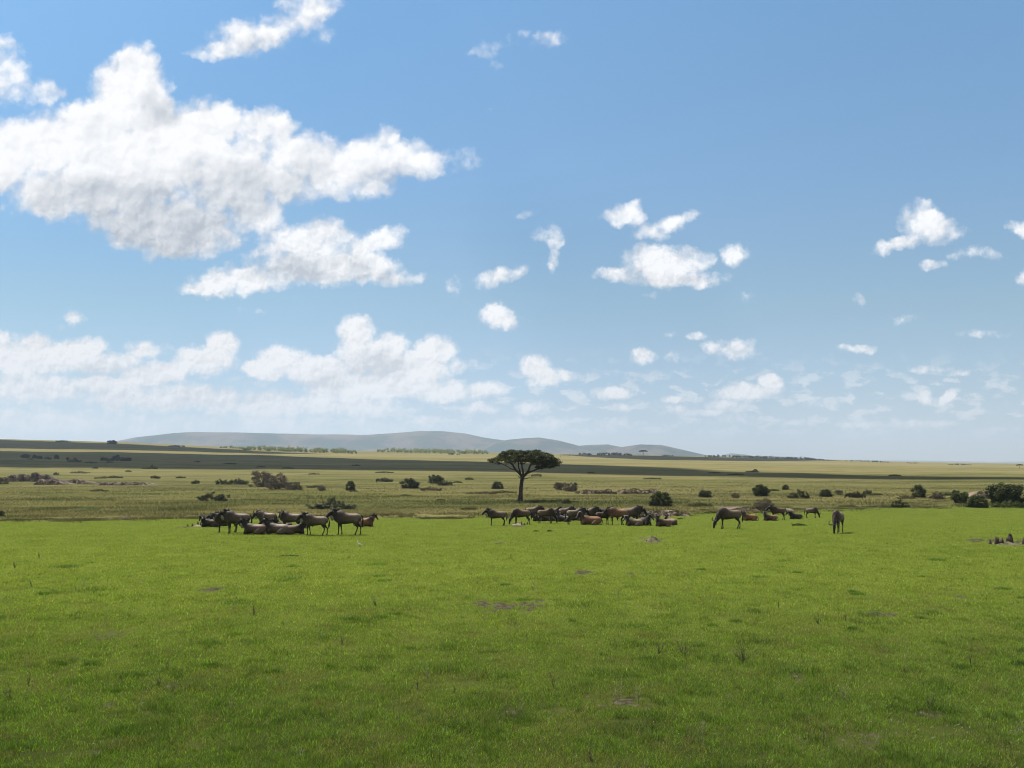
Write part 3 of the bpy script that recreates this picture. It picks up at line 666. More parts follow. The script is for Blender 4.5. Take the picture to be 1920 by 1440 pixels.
SHRUBS = [ # px, base row, width px, height px, kind, label, tint
 (210,832,14,9,'round',"round dark lone tree-like bush on the left skyline below the hills",1),
 (118,828,22,4,'low',"faint pale low bushes on the skyline left of the round dark bush",1.2),
 (330,837,26,4,'low',"low pale thicket on the skyline at the left foot of the hills",1),
 (48,858,13,9,'round',"dark shrub leftmost of a row in the shaded slope at far left",.8),
 (57,862,9,7,'low',"pale dry shrub in front of the dark row on the shaded slope",2.0),
 (65,859,7,7,'round',"small dark shrub just right of the pale one on the shaded slope",.8),
 (75,860,9,7,'round',"small dark shrub third in the row on the shaded slope",.8),
 (90,861,11,7,'spread',"dark spreading shrub ending the first row on the shaded slope",.8),
 (106,860,7,8,'round',"single upright dark shrub apart from the row on the shaded slope",.8),
 (139,866,20,8,'spread',"faint straggling dark shrub on the shaded slope right of the upright one",.9),
 (127,863,6,7,'round',"tiny dark shrub beside the straggling one on the shaded slope",.9),
 (194,863,10,6,'round',"small dark shrub left of the big dark clump on the shaded slope",.8),
 (222,864,34,11,'spread',"largest black-looking clump of bushes on the shaded slope at left",.7),
 (241,864,9,8,'round',"small dark shrub touching the right of the black clump",.8),
 (170,868,18,4,'low',"flat dark tuft below the straggling shrub on the shaded slope",.7),
 (205,867,12,4,'low',"flat dark tuft under the black clump at the slope foot",.7),
 (178,878,10,5,'low',"small dark tuft where the shaded slope meets the lit grass",.8),
 (272,879,10,5,'low',"pale grey-green tuft near the slope foot left of the green strip",1.2),
 (286,879,16,8,'spread',"small grey-green shrub near the slope foot",.9),
 (241,884,10,4,'low',"tiny dark tussock in the lit grass left of centre left",.8),
 (105,890,9,7,'low',"small green shrub above the eroded bank at far left",1),
 (2,907,20,16,'brown',"dark scrub cut by the left edge beside the eroded bank",.8),
 (150,887,30,5,'brown',"brown scrub mound above the eroded bank",1.2),
 (212,896,34,6,'low',"low green-brown tussocks right of the eroded bank",.9),
 (187,897,20,4,'brown',"small brown tussock between bank and low green tussocks",1.1),
 (291,897,16,8,'spread',"small dark shrub alone in the pale grass above the green mound",.85),
 (338,896,16,5,'low',"low tussock between the lone dark shrub and the twiggy row",.9),
 (185,921,28,6,'low',"flat dark green tussock in the pale grass at left",.7),
 (367,907,14,10,'spread',"dark grey shrub just left of the twiggy row",.9),
 (411,908,14,11,'spread',"left bush of the twiggy row of three",.9),
 (424,908,15,9,'spread',"middle bush of the twiggy row of three",.9),
 (447,908,32,14,'spread',"wide right bush of the twiggy row of three",.9),
 (402,939,52,17,'spread',"wide dark bush alone in the tall grass above the left herd",.75),
 (165,956,34,9,'low',"bright fresh green mound of leaves in the tall grass at left",1.9),
 (148,957,50,4,'low',"flat bright green fringe spreading left of the fresh green mound",1.9),
 (3,967,9,10,'round',"small dark shrub at the left edge behind the turf",.7),
 (490,912,42,35,'brown',"tall brown thorny bush, left of the tall pair",1.05),
 (522,917,42,31,'brown',"tall brown thorny bush, right of the tall pair",1.1),
 (552,918,26,16,'brown',"small brown thorny bush right of the tall pair",.85),
 (590,914,28,6,'low',"low dull tussock between thorny bush and rusty shrub",.8),
 (603,920,16,12,'brown',"rusty low shrub between the thorny bushes and the leaning shrub",1),
 (657,919,17,18,'round',"narrow leaning dark shrub left of centre",.9),
 (663,922,14,6,'brown',"dry brown tuft at the foot of the leaning dark shrub",1.1),
 (720,903,30,10,'spread',"low grey-green shrub behind the round black bush",.9),
 (768,915,34,19,'round',"round black bush left of the acacia",.75),
 (818,906,26,20,'round',"tallest dark green bush of the clump left of the acacia",1),
 (835,910,26,12,'spread',"lower right shoulder bush of the clump left of the acacia",1),
 (808,920,34,10,'brown',"brown dry bush in front of the clump left of the acacia",1),
 (858,905,16,5,'low',"small dark tussock between the clump and the acacia",.8),
 (880,899,14,6,'low',"little dark shrub on the grass left of the acacia crown",.8),
 (933,916,20,14,'round',"rounded grey-green bush beside the acacia trunk",1.1),
 (905,926,50,7,'brown',"long low brown scrub left of the acacia trunk",1),
 (945,924,40,6,'brown',"short brown scrub reaching the acacia trunk",.9),
 (620,953,84,12,'spread',"very wide low dark bush above the left herd",.75),
 (626,950,34,18,'spread',"raised dark centre of the wide low bush above the left herd",.75),
 (880,955,28,6,'low',"flat dark green tussock left of the middle herd",.7),
 (760,929,20,4,'low',"flat tussock below the round black bush",.8),
 (826,938,16,5,'low',"flat tussock below the brown dry bush",.8),
 (1003,943,14,7,'round',"small dark stump-like bush in the acacia's shade",.6),
 (1062,944,14,9,'round',"small dark bush right of the acacia's shade",.8),
 (1052,918,24,17,'brown',"grey-brown bush, left half of the pair right of the acacia",.9),
 (1070,921,26,17,'brown',"grey-brown bush, right half of the pair right of the acacia",.9),
 (1078,912,9,8,'round',"little dark shrub on top of the pair right of the acacia",.8),
 (1006,893,18,7,'brown',"faint brown shrub behind the acacia's right limb",.9),
 (1100,925,36,7,'brown',"dark brown scrub along the gully right of the pair",.7),
 (1138,926,32,8,'brown',"purplish dark scrub along the gully in mid picture",.6),
 (1190,926,44,7,'brown',"brown gully scrub left of the big round bush",.8),
 (1190,919,16,6,'low',"green tussock above the gully scrub",.9),
 (1239,949,34,28,'round',"big round dark bush standing over the right end of the middle herd",.95),
 (1322,932,20,17,'round',"dark upright bush between the big round bush and the tall right bush",.85),
 (1311,949,40,9,'low',"green low thicket in the grass right of the big round bush",.9),
 (1379,933,16,10,'brown',"sparse leafless shrub left of the tall dark bush",.7),
 (1426,930,26,27,'round',"tall dark round bush above the right grazing herd",.8),
 (1434,957,34,24,'brown',"brown thorny bush right behind the standing animal on the right",.85),
 (1473,918,11,10,'round',"small dark shrub upper right of the tall dark bush",.85),
 (1498,934,34,16,'spread',"wide dark bush right of the tall dark bush",.75),
 (1450,920,18,5,'low',"flat dark tussock between tall bush and wide bush",.8),
 (1548,931,18,14,'round',"dark round shrub left of the small brownish one",.75),
 (1573,927,13,10,'brown',"small brownish shrub in the right-hand line of bushes",.7),
 (1603,933,32,15,'spread',"broad black bush in the right-hand line of bushes",.7),
 (1627,927,16,10,'spread',"smaller bush joined to the broad black one",.85),
 (1645,928,18,5,'low',"trailing low scrub right of the broad black bush",.8),
 (1700,935,30,8,'brown',"brown scrub left of the pointed bush",.8),
 (1722,932,24,24,'round',"pointed grey-green bush in the right-hand line",1.1),
 (1687,951,28,15,'spread',"dark bush standing forward near the turf edge at right",.85),
 (1757,936,22,16,'brown',"brown rounded bush right of the pointed one",.75),
 (1776,929,16,9,'low',"low green shrub behind the brown rounded bush",.9),
 (1792,928,12,12,'round',"narrow dark shrub just left of the twin green bushes",.9),
 (1801,943,30,24,'round',"left bush of the twin green bushes near the right edge",1),
 (1833,951,32,24,'round',"right bush of the twin green bushes near the right edge",1.2),
 (1851,935,22,12,'brown',"bare reddish brown scrub left of the huge right-hand bush",1.3),
 (1878,944,46,44,'round',"huge dark green bush near the right edge, tallest of all bushes",.85),
 (1905,944,52,36,'round',"large sloping dark bush cut by the right edge",.85),
 (1893,951,60,16,'low',"pale green skirt of growth in front of the huge right-hand bush",.8),
 (1213,971,46,11,'brown',"black scrub bank directly behind the right end of the middle herd",.35),
 (1190,962,60,6,'brown',"dry brown bank growth behind the middle herd",.9),
 (1265,967,44,8,'brown',"dry brown bank growth right of the middle herd",.8),
 (1335,962,26,6,'brown',"dark bank tuft left of the big grazing animal",.6),
 (1275,973,10,4,'low',"small green plant on the turf right of the bank",1.0),
 (1590,950,28,5,'brown',"dry brown growth on the bank above the lone grazer at right",1),
 (1410,885,22,4,'low',"flat dark bushes in the far shaded strip right of centre",.6),
 (1416,884,8,5,'round',"small dark bush topping the far shaded strip",.6),
 (1678,892,20,4,'low',"flat dark bush in the far shaded strip at right",.7),
 (1340,887,20,3.5,'low',"thin dark line of scrub left in the far shaded strip",.6),
 (1380,890,26,3.5,'low',"thin dark line of scrub below the far shaded strip",.6),
 (1108,887,12,4,'low',"small dark tussock right of the acacia crown in the shaded strip",.6),
 (1222,898,30,4,'low',"faint green tussock line in the lit grass right of the acacia",.9),
 (668,873,14,4,'low',"small dark tussock in the shaded band left of centre",.6),
 (490,876,16,4,'low',"small dark tussock at the lower edge of the shaded band",.6),
 (540,878,18,4,'low',"dull tussock left of centre under the shaded band",.7),
 (588,889,18,3.5,'low',"flat green tussock left of the low grey-green shrub",.8),
 (720,886,30,3.5,'low',"thin flat green tussock line above the low grey-green shrub",.8),
 (430,870,22,4,'low',"dark tussock low in the shaded band at left",.6),
 (370,866,10,3.5,'low',"tiny dark tussock in the shaded band at left",.6),
 (930,970,36,5,'brown',"dark dry tuft on the turf edge left of the lone standing animal",.7),
 (845,972,34,6,'low',"green-brown tussock at the turf edge between the herds",.9),
 (800,973,24,4,'low',"small tussock at the turf edge between the herds",.9),
 (692,970,28,5,'brown',"dark tuft at the turf edge right of the left herd",.7),
 (540,1042,34,4,'low',"thin dark tuft on the turf in front of the left herd",.6),
 (1498,985,24,6,'low',"dark straggling weed on the turf in front of the resting dark animal",.7),
 (1005,996,10,4,'low',"tiny dark weed on the turf below the middle herd, left one",.8),
 (1030,996,8,5,'low',"tiny dark weed on the turf below the middle herd, right one",.8),
]
for i, (px, row, wp, hp, kind, label, tint) in enumerate(SHRUBS):
    x, y, z = at1(px, row+0.5); wv = wp/FPX*y; hv = hp/FPX*y*1.08
    if kind == 'brown' and wp/hp > 2.1: kind = 'scrub'
    fol, stem = PROTO[kind][i % 3]
    nm = {'round': 'shrub', 'spread': 'shrub', 'brown': 'thorn_bush', 'low': 'tussock', 'scrub': 'thorn_bush'}[kind]
    dark = (tint*1.35, tint*1.35, tint*1.25, 1)
    if wp*hp >= 130:
        root = empty(nm, (x, y, z-0.02)); a = obj("foliage", fol, root); b = obj("stem", stem, root)
    else:
        root = obj(nm, fol, loc=(x, y, z-0.02)); a = root
    root.rotation_euler = (0, 0, (i*2.4) % 6.28 if kind in ('round', 'brown') and wp < hp*1.8 else (0 if i % 2 else math.pi))
    root.scale = (wv*1.2/ASP[kind], wv*1.2/ASP[kind] if ASP[kind] > 1 else max(min(wv, hv*2), wv*.4), hv)
    if i % 4 == 1 and nm != 'shrub': pass
    a.color = dark
    tag(root, label, {"shrub": "shrub", "thorn_bush": "thorn bush", "tussock": "tussock"}[nm], "shrubs and tussocks scattered over the savanna")

# far thickets: bush country too dense to count, each belt one mass
def thicket(px0, px1, base, hgt, label, n, lo, hi, seed, top=None, yy=None):
    rr = np.random.default_rng(seed); pxs = np.sort(rr.uniform(px0, px1, n)); cl = []
    b = np.interp(pxs, [p[0] for p in base], [p[1] for p in base]) - rr.uniform(0, 1, n)*(hgt*0.30)
    x, y, z = at(pxs, b)
    x0, y0, z0 = x.mean(), y.mean(), z.mean()
    for i in range(n):
        e = min(1, (pxs[i]-px0+2)/25, (px1-pxs[i]+2)/25)
        s = hgt/FPX*y[i]*rr.uniform(.45, 1.0)*(0.45+0.55*e); w_ = s*rr.uniform(.6, 1.3)
        cl.append((x[i]-x0, y[i]-y0, z[i]-z0+s*.45, w_*.5, w_*.5, s*.5))
    v, c = leaves(cl, 60, hgt/FPX*y0*.20, lo, hi, seed, shell=.1)
    o = obj("thicket", mesh_np("thicket", v, np.arange(len(v)).reshape(-1,3), M_leaf, cols=c), loc=(x0, y0, z0))
    return tag(o, label, "thicket", kind="stuff")
G1, G2 = (0.16,0.19,0.07), (0.36,0.38,0.15); D1, D2 = (0.035,0.040,0.025), (0.075,0.080,0.045)
thicket(455, 668, [(455,844),(560,848),(668,851)], 10, "long light green belt of bushes below the left hills", 150, G1, G2, 5)
thicket(413, 470, [(413,840),(470,844)], 6, "short thin line of pale bushes left of the long green belt", 26, G1, G2, 6)
thicket(708, 915, [(708,848),(915,852)], 9, "light green belt of bushes below the hills left of the acacia crown", 150, G1, G2, 7)
thicket(838, 862, [(838,853),(862,853)], 5, "small dark knot in the green belt left of the acacia", 14, D1, D2, 8)
thicket(1050, 1070, [(1050,856),(1070,856)], 3.5, "tiny green line of bushes right of the acacia crown", 12, G1, G2, 9)
thicket(1083, 1109, [(1083,853),(1109,854)], 6, "small dark clump of trees on the ridge right of the acacia", 20, D1, D2, 10)
thicket(1119, 1184, [(1119,853.5),(1184,855)], 6.5, "dark clump of trees on the ridge left of the distant umbrella tree", 50, D1, D2, 11)
thicket(1241, 1263, [(1241,856),(1263,856)], 4.5, "small dark clump on the ridge right of the distant umbrella tree", 16, D1, D2, 12)
thicket(1322, 1530, [(1322,857),(1400,859),(1530,863)], 5.5, "long dark line of trees on the ridge right of the hills", 170, D1, D2, 13)
thicket(1520, 1560, [(1520,862.5),(1560,864)], 4, "short dark line ending the long tree line", 24, D1, D2, 17)
thicket(1582, 1666, [(1582,864.8),(1666,867.5)], 3.5, "thin far line of trees on the right horizon", 50, D1, D2, 14)
thicket(1700, 1721, [(1700,869),(1721,869.5)], 3.5, "tiny group of trees on the right horizon", 12, D1, D2, 15)
thicket(1778, 1822, [(1778,872),(1822,873)], 3.5, "thin line of far trees near the right end of the horizon", 28, D1, D2, 16)

# ------------------------------------------------------------------ eroded bank, mounds and clods
M_earth = simple_mat("earth", (0.16,0.125,0.085), (0.32,0.27,0.19), 3.0, bump=0.05)
M_earth_m = simple_mat("mid_earth", (0.05,0.045,0.022), (0.16,0.13,0.075), 14.0, bump=0.06)
M_earth_d = simple_mat("dark_earth", (0.05,0.035,0.028), (0.13,0.10,0.075), 3.0, bump=0.05)
M_earth_g = simple_mat("grassy_earth", (0.075,0.075,0.030), (0.20,0.17,0.10), 6.0, bump=0.05)
def lump(w_, d_, h_, seed, nr=12, na=28, rough=.55, peak=1.6):
    V_, F_ = [(0, 0, h_*(0.9+.2*vnoise(seed*1.3, 2)))], []
    for i in range(1, nr+1):
        r = i/nr
        for k in range(na):
            a = 2*math.pi*k/na; q = 1+rough*(float(fbm(math.cos(a)*2+seed, math.sin(a)*2, seed, 3))-.5)*1.6
            z = h_*(1-r**peak)*(1+rough*2*(float(fbm(math.cos(a)*r*7+seed, math.sin(a)*r*7, seed+5, 4))-.5))
            V_.append((math.cos(a)*r*w_/2*q, math.sin(a)*r*d_/2*q, z-0.03*r))
    for k in range(na): F_.append((0, 1+k, 1+(k+1)%na))
    for i in range(nr-1):
        for k in range(na): a = 1+i*na+k; b = 1+i*na+(k+1)%na; F_.append((a, a+na, b+na, b))
    return V_, F_
def shift(vf, dx, dy, dz): return [(x+dx, y+dy, z+dz) for x, y, z in vf[0]], vf[1]
def mound(px, row, wp, hp, label, mat, seed, clods=0, stubs=(), cat="earth mound", name="earth_mound", dep=1.0):
    x, y, z = at1(px, row); k = y/FPX; w_ = wp*k; h_ = hp*k; rr = random.Random(seed)
    root = empty(name, (x, y, z-0.02))
    if hp > 3: obj("heap", pymesh("heap", lump(w_, w_*dep, h_, seed), mat), root)
    else: clods = max(clods, 8)*2; h_ *= .4
    if clods:
        for _ in range(clods):
            a = rr.uniform(0, 6.28); r = rr.uniform(.1, .62); s_ = rr.uniform(.4, 1.3)*max(.04, h_*.25)
            obj("clod", pymesh("clod", shift(lump(s_*1.6, s_*1.4, s_, rr.randrange(999), 4, 9, .6, 2.2), math.cos(a)*r*w_*.8, math.sin(a)*r*w_*dep*(.8 if hp > 3 else 1.3), max(0, h_*(1-(r/.5)**1.6))*.9-.02), M_earth_d if _ % 3 else M_earth_g, smooth=False), root)
    for (dx, sw, sh, nm, m_) in stubs:
        obj(nm, pymesh(nm, shift(lump(sw*k, sw*k*.8, sh*k, rr.randrange(999), 7, 12, .5, 3.2), dx*k, rr.uniform(-.1,.1)*w_*dep, 0.02), m_, smooth=True), root)
    return tag(root, label, cat)
mound(1222, 1016, 33, 10, "pale rounded heap of dry earth on the turf below the middle herd", M_earth_g, 3, 34)
mound(1885, 1021, 50, 6, "broken earth mound with tall dark termite chimneys near the right edge", M_earth_g, 4, 16,
      stubs=((-26,6,9,"termite_chimney",M_earth_d),(-15,10,13,"termite_chimney",M_earth_d),(-8,9,12,"termite_chimney",M_earth_d),(10,13,18,"termite_chimney",M_earth_d),(4,9,11,"termite_chimney",M_earth_m)), cat="termite mound", name="termite_mound")
mound(1923, 1021, 20, 5, "second termite mound cut by the right edge", M_earth_g, 5, 4, stubs=((-3,10,13,"termite_chimney",M_earth_d),), cat="termite mound", name="termite_mound")
mound(970, 985, 26, 4, "small pale mound with four dark stubs under the grazing animal's nose", M_earth, 6, 8,
      stubs=((-2,4,6,"termite_chimney",M_earth_d),(4,4,5,"termite_chimney",M_earth_d),(8,3,7,"termite_chimney",M_earth_d),(13,4,4,"termite_chimney",M_earth_d)), cat="termite mound", name="termite_mound")
mound(371, 987, 26, 4, "low mound topped by small dark stubs left of the left herd", M_earth, 7, 8,
      stubs=((-9,4,5,"termite_chimney",M_earth_d),(0,4,8,"termite_chimney",M_earth_d),(6,4,8,"termite_chimney",M_earth_d),(12,5,6,"termite_chimney",M_earth_d)), cat="termite mound", name="termite_mound")
mound(352, 987, 4, 4, "single tiny dark stub standing left of the low stubbed mound", M_earth_d, 8, 0, cat="termite mound", name="termite_mound")
mound(238, 974, 26, 6, "stony grey mound at the turf edge on the left", M_earth_m, 9, 14)
mound(1478, 958, 24, 5, "pale sandy mound at the turf edge behind the resting dark animal", M_earth, 10, 6)
mound(1090, 1074, 34, 3, "dark flat earth scrape on the turf below the pale heap", M_earth_d, 11, 14, dep=.8)
mound(955, 1142, 56, 2, "broad crumbly bare earth patch in the middle of the turf", M_earth_m, 12, 60, dep=.7)
mound(908, 1139, 26, 3, "smaller crumbly hump on the left of the broad bare patch", M_earth_m, 13, 16, dep=.7)
mound(1012, 1144, 18, 3, "little dark clod heap at the right end of the broad bare patch", M_earth_d, 14, 10)
mound(1160, 1322, 74, 3, "bare dark trampled scrape in the near turf right of centre", M_earth_d, 15, 40, dep=.55)
mound(940, 1019, 10, 2.5, "tiny earth hump on the turf between the herds", M_earth, 16, 4)
mound(345, 979, 20, 3, "flat dry hump at the turf edge left of the left herd", M_earth_g, 18, 4)
mound(888, 984, 24, 3, "low dry hump on the turf left of the lone standing animal", M_earth_g, 19, 4)

def bank(px0, px1, row, hp, seed, label):
    pxs = np.linspace(px0, px1, 60); x, y, z = at(pxs, np.full(60, float(row)))
    k = y/FPX; rr = np.random.default_rng(seed); V_, F_ = [], []
    h = hp*k*(0.35+0.9*fbm(pxs/7.0, 0, seed, 3))*np.minimum(1, np.minimum(pxs-px0, px1-pxs)/10+.1)
    off = (fbm(pxs/5.0, 3, seed+2, 3)-.5)*3
    x0, y0, z0 = x.mean(), y.mean(), z.mean()
    for (dy, hh) in ((0, -.05), (.25, .55), (.55, .95), (2.0, 1.05), (6.0, .6), (12.0, -.05)):
        for i in range(60): V_.append((x[i]-x0, y[i]-y0+dy+off[i], z[i]-z0+h[i]*hh+(0.1*rr.normal()*h[i] if hh > 0 else 0)))
    for L in range(5):
        for i in range(59): F_.append((L*60+i, L*60+i+1, (L+1)*60+i+1, (L+1)*60+i))
    root = empty("earth_bank", (x0, y0, z0))
    obj("face", pymesh("face", (V_, F_), M_bankm), root)
    cl = [(x[i]-x0, y[i]-y0+1.0+off[i], z[i]-z0+h[i], .5, .6, .22) for i in range(0, 60) if rr.random() < .8]
    obj("fringe", leaf_mesh("fringe", cl, 40, .16, (0.10,0.09,0.045), (0.26,0.21,0.11), seed, M_dry, shell=.1), root)
    return tag(root, label, "earth bank", "eroded banks in the savanna")
M_bankm = simple_mat("bank_earth", (0.075,0.055,0.042), (0.24,0.18,0.12), 0.8, bump=0.2)
bank(8, 92, 903, 16, 3, "tall eroded brown bank at the far left")
bank(62, 112, 909, 10, 4, "darker lower step of the eroded bank at the far left")
bank(118, 158, 907, 7, 5, "low eroded bank right of the tall brown one")
bank(170, 275, 910, 5, 6, "thin broken line of eroded earth in the pale grass at left")
bank(1085, 1155, 926, 7, 7, "dark eroded gully edge in the middle of the savanna")
bank(1155, 1240, 925, 6, 8, "dark gully edge running behind the big round bush")
bank(1835, 1866, 934, 13, 9, "reddish eroded bank beside the huge right-hand bush")
bank(1175, 1295, 968, 7, 10, "low dark bank at the turf edge right of the middle herd")
bank(1380, 1430, 958, 5, 11, "low brown bank at the turf edge left of the thorny bush")

# ------------------------------------------------------------------ dry weeds standing in the turf
def weed(px, row, hp, seed, label, lean=.3, dark=True, n=5, wide=.5):
    x, y, z = at1(px, row); h = hp/FPX*y; rr = random.Random(seed); parts_ = []
    for i in range(n):
        a = rr.uniform(-wide, wide)+lean; b = rr.uniform(-wide, wide); L = h*rr.uniform(.5, 1.05)
        e = Vector((math.sin(a)*L, math.sin(b)*L*.6, math.cos(a)*L)); parts_.append(tube(bent((rr.uniform(-.02,.02),0,0), e, 4, .06, seed+i), [max(.0035, y*.00027)*f for f in (1.3,1.1,.9,.7,.4)], 4))
        for q in range(3):
            s_ = e*rr.uniform(.35, .95); parts_.append(tube([s_, s_+Vector((rr.uniform(-1,1), rr.uniform(-1,1), rr.uniform(.1,1)))*L*.22], [max(.003, y*.0002), .002], 4))
    return tag(obj("dry_weed", pymesh("dry_weed", join(parts_), M_weedd if dark else M_straw), loc=(x, y, z-.01)), label, "dry weed", "dead weeds standing in the turf")
M_weedd = simple_mat("dead_stem", (0.06,0.045,0.03), (0.15,0.12,0.08), 9.0); M_straw = simple_mat("straw_stem", (0.22,0.18,0.11), (0.40,0.34,0.24), 9.0)
WEEDS = [(1393,1240,44,.05,1,14,.9,"large dark bushy dead weed in the near turf right of centre"),(1283,1228,30,.0,1,8,.8,"dark low weed left of the large bushy dead weed"),(262,1340,34,.05,0,2,.1,"pale upright straw stem in the near turf at left"),
 (232,1280,40,-.5,1,2,.1,"dark stick leaning left in the near turf at left"),(298,1285,26,-.1,1,4,.4,"reddish dead sprig in the near turf left of centre"),(312,1256,22,.2,1,3,.3,"small dark sprig above the reddish one"),
 (53,1285,28,-.05,1,3,.2,"thin dark sprig near the left edge"),(20,1310,34,-.5,1,4,.5,"dark broken sprig at the left edge"),(155,1098,20,.4,0,2,.1,"slim pale stem in the mid turf at left"),(476,1153,28,.05,1,4,.2,"dark upright weed in the mid turf left of centre"),
 (437,1146,20,.2,0,4,.4,"pale dry weed beside the dark upright one"),(403,1386,24,-.4,1,2,.1,"curved dark twig in the near turf left of centre"),(432,1328,22,.1,0,3,.3,"pale dry sprig in the near turf left of centre"),
 (505,1287,22,.05,0,2,.2,"tiny pale sprig between the two left dark sprigs and the centre"),(808,1272,32,-.5,0,3,.3,"pale leaning straw in the near turf just left of centre"),(781,1293,20,.0,1,3,.3,"dark dead sprig under the pale leaning straw"),
 (975,1332,30,.05,0,3,.4,"pale forked straw in the near turf at centre"),(1040,1290,34,.1,1,3,.5,"dark thin sprig in the near turf right of the forked straw"),(1160,1316,46,.05,0,5,.6,"pale straws rising from the bare dark scrape"),
 (1196,1320,54,.0,0,2,.1,"tall pale straw right of the bare dark scrape"),(1235,1226,26,.2,1,4,.4,"dark sprig above the scrape"),(705,1135,22,-.4,1,3,.2,"leaning dark weed in the mid turf left of the bare patch"),
 (1535,1170,26,.0,1,6,.7,"bushy brown weed in the mid turf at right"),(1585,1165,22,.0,1,2,.1,"thin dark stem right of the bushy brown weed"),(1519,1395,36,-1.1,0,2,.08,"long pale straw lying in the near turf at right"),
 (1545,1398,34,.3,1,4,.5,"dark broken twig beside the long pale straw"),(1582,1310,34,.2,0,5,.6,"grey dry sprig in the near turf at right"),(1320,1376,34,-.1,0,3,.3,"pale curved straws in the near turf lower right"),
 (1740,1330,38,.0,1,5,.5,"dark weed on the bare spot near the right"),(1000,1108,18,.0,0,3,.2,"short tawny stem behind the broad bare patch"),(1160,1122,22,-.1,0,2,.1,"slim pale stem in the mid turf right of the bare patch"),
 (655,1045,8,.3,0,2,.1,"little pale curl of straw below the white bird"),(28,1065,14,.0,1,4,.5,"pale and dark sprig near the left edge of the mid turf"),(73,1048,14,.0,1,2,.2,"thin dark stem near the upper left of the turf"),
 (1905,1380,34,.3,0,4,.5,"pale straw tuft at the lower right edge"),(1640,1400,30,.2,0,3,.4,"short pale straw in the lower right turf"),(60,1100,14,-.3,1,3,.3,"dark sprig in the mid turf at far left"),(1460,1140,20,-.1,1,2,.2,"thin dark stem left of the bushy brown weed"),
 (640,1210,24,.2,1,3,.3,"dark sprig in the turf left of centre"),(1820,1250,26,-.2,1,3,.3,"dark sprig in the right-hand turf"),(1700,1240,24,.1,0,2,.2,"pale stem in the right-hand turf"),(560,1420,30,.2,0,4,.5,"pale sprig at the lower edge left of centre"),
 (1110,1428,34,-.2,1,4,.5,"dark sprig at the lower edge right of centre"),(850,1300,26,.3,1,3,.3,"small dark sprig just left of the forked straw")]
for i, (px, row, hp, lean, dk, n_, wide, lab) in enumerate(WEEDS): weed(px, row, hp, 50+i*9, lab, lean, bool(dk), n_, wide)

# ------------------------------------------------------------------ wildebeest
def loft(rings, n=14):
    """rings: (x,y,z, half-width, half-height[, yaw]) along a path; closed ellipse loft"""
    P_ = [Vector(r[:3]) for r in rings]; V_, F_ = [], []; side0 = None
    for i, p in enumerate(P_):
        t_ = (P_[min(i+1, len(P_)-1)]-P_[max(i-1, 0)]).normalized(); yaw = rings[i][5] if len(rings[i]) > 5 else 0.0
        s_ = Vector((-math.sin(yaw), math.cos(yaw), 0)); s_ = (s_-t_*s_.dot(t_)).normalized(); o_ = t_.cross(s_)
        for k in range(n):
            a = 2*math.pi*k/n; V_.append(tuple(p+s_*math.cos(a)*rings[i][3]+o_*math.sin(a)*rings[i][4]))
    m = len(P_)
    for i in range(m-1):
        for k in range(n): F_.append((i*n+k, i*n+(k+1)%n, (i+1)*n+(k+1)%n, (i+1)*n+k))
    F_.append(tuple(range(n))[::-1]); F_.append(tuple(range((m-1)*n, m*n)))
    return V_, F_
def fuse(name, parts_, voxel=0.022, smooth=4):
    me = bpy.data.meshes.new(name); v, f = join(parts_); me.from_pydata(v, [], f)
    bm = bmesh.new(); bm.from_mesh(me); bmesh.ops.recalc_face_normals(bm, faces=bm.faces); bm.to_mesh(me); bm.free()
    o = bpy.data.objects.new(name, me); C.objects.link(o)
    r = o.modifiers.new("r", 'REMESH'); r.mode = 'VOXEL'; r.voxel_size = voxel
    s = o.modifiers.new("s", 'SMOOTH'); s.factor = 0.5; s.iterations = smooth
    dg = bpy.context.evaluated_depsgraph_get(); me2 = bpy.data.meshes.new_from_object(o.evaluated_get(dg))
    bpy.data.objects.remove(o); bpy.data.meshes.remove(me); me2.name = name
    me2.polygons.foreach_set("use_smooth", [True]*len(me2.polygons)); return me2

M_coat, t, out = mat_new("coat")
a_ = t.new('ShaderNodeAttribute', attribute_name="Col"); oi = t.new('ShaderNodeObjectInfo'); oc_ = t.new('ShaderNodeTexCoord').outputs['Object']
base = t.mix(1.0, a_.outputs[0], oi.outputs['Color'], 'MULTIPLY')
nz = t.noise(t.vm('MULTIPLY', oc_, (14, 14, 5)), 1.0, 4, 0.6)
base = t.mix(t.ramp(nz, 0.35, 0.65, 0, 0.6), base, t.mix(1.0, base, (0.45,0.45,0.45), 'MULTIPLY'))
p = t.new('ShaderNodeBsdfPrincipled'); t.put(p.inputs['Base Color'], base); p.inputs['Roughness'].default_value = 0.55; p.inputs['Specular IOR Level'].default_value = 0.30
b_ = t.new('ShaderNodeBump'); b_.inputs['Strength'].default_value = 0.6; b_.inputs['Distance'].default_value = 0.03
t.put(b_.inputs['Height'], t.noise(t.vm('MULTIPLY', oc_, (18, 18, 7)), 1.0, 4, 0.65)); t.l.new(b_.outputs[0], p.inputs['Normal'])
t.l.new(p.outputs[0], out.inputs[0])
M_black = simple_mat("black_hair", (0.010,0.008,0.007), (0.03,0.025,0.02), 20.0, rough=.6)
M_beard = simple_mat("pale_hair", (0.12,0.10,0.075), (0.42,0.37,0.30), 20.0, rough=.8)
M_horn = simple_mat("horn", (0.03,0.026,0.022), (0.10,0.085,0.07), 9.0, rough=.35, spec=.5)

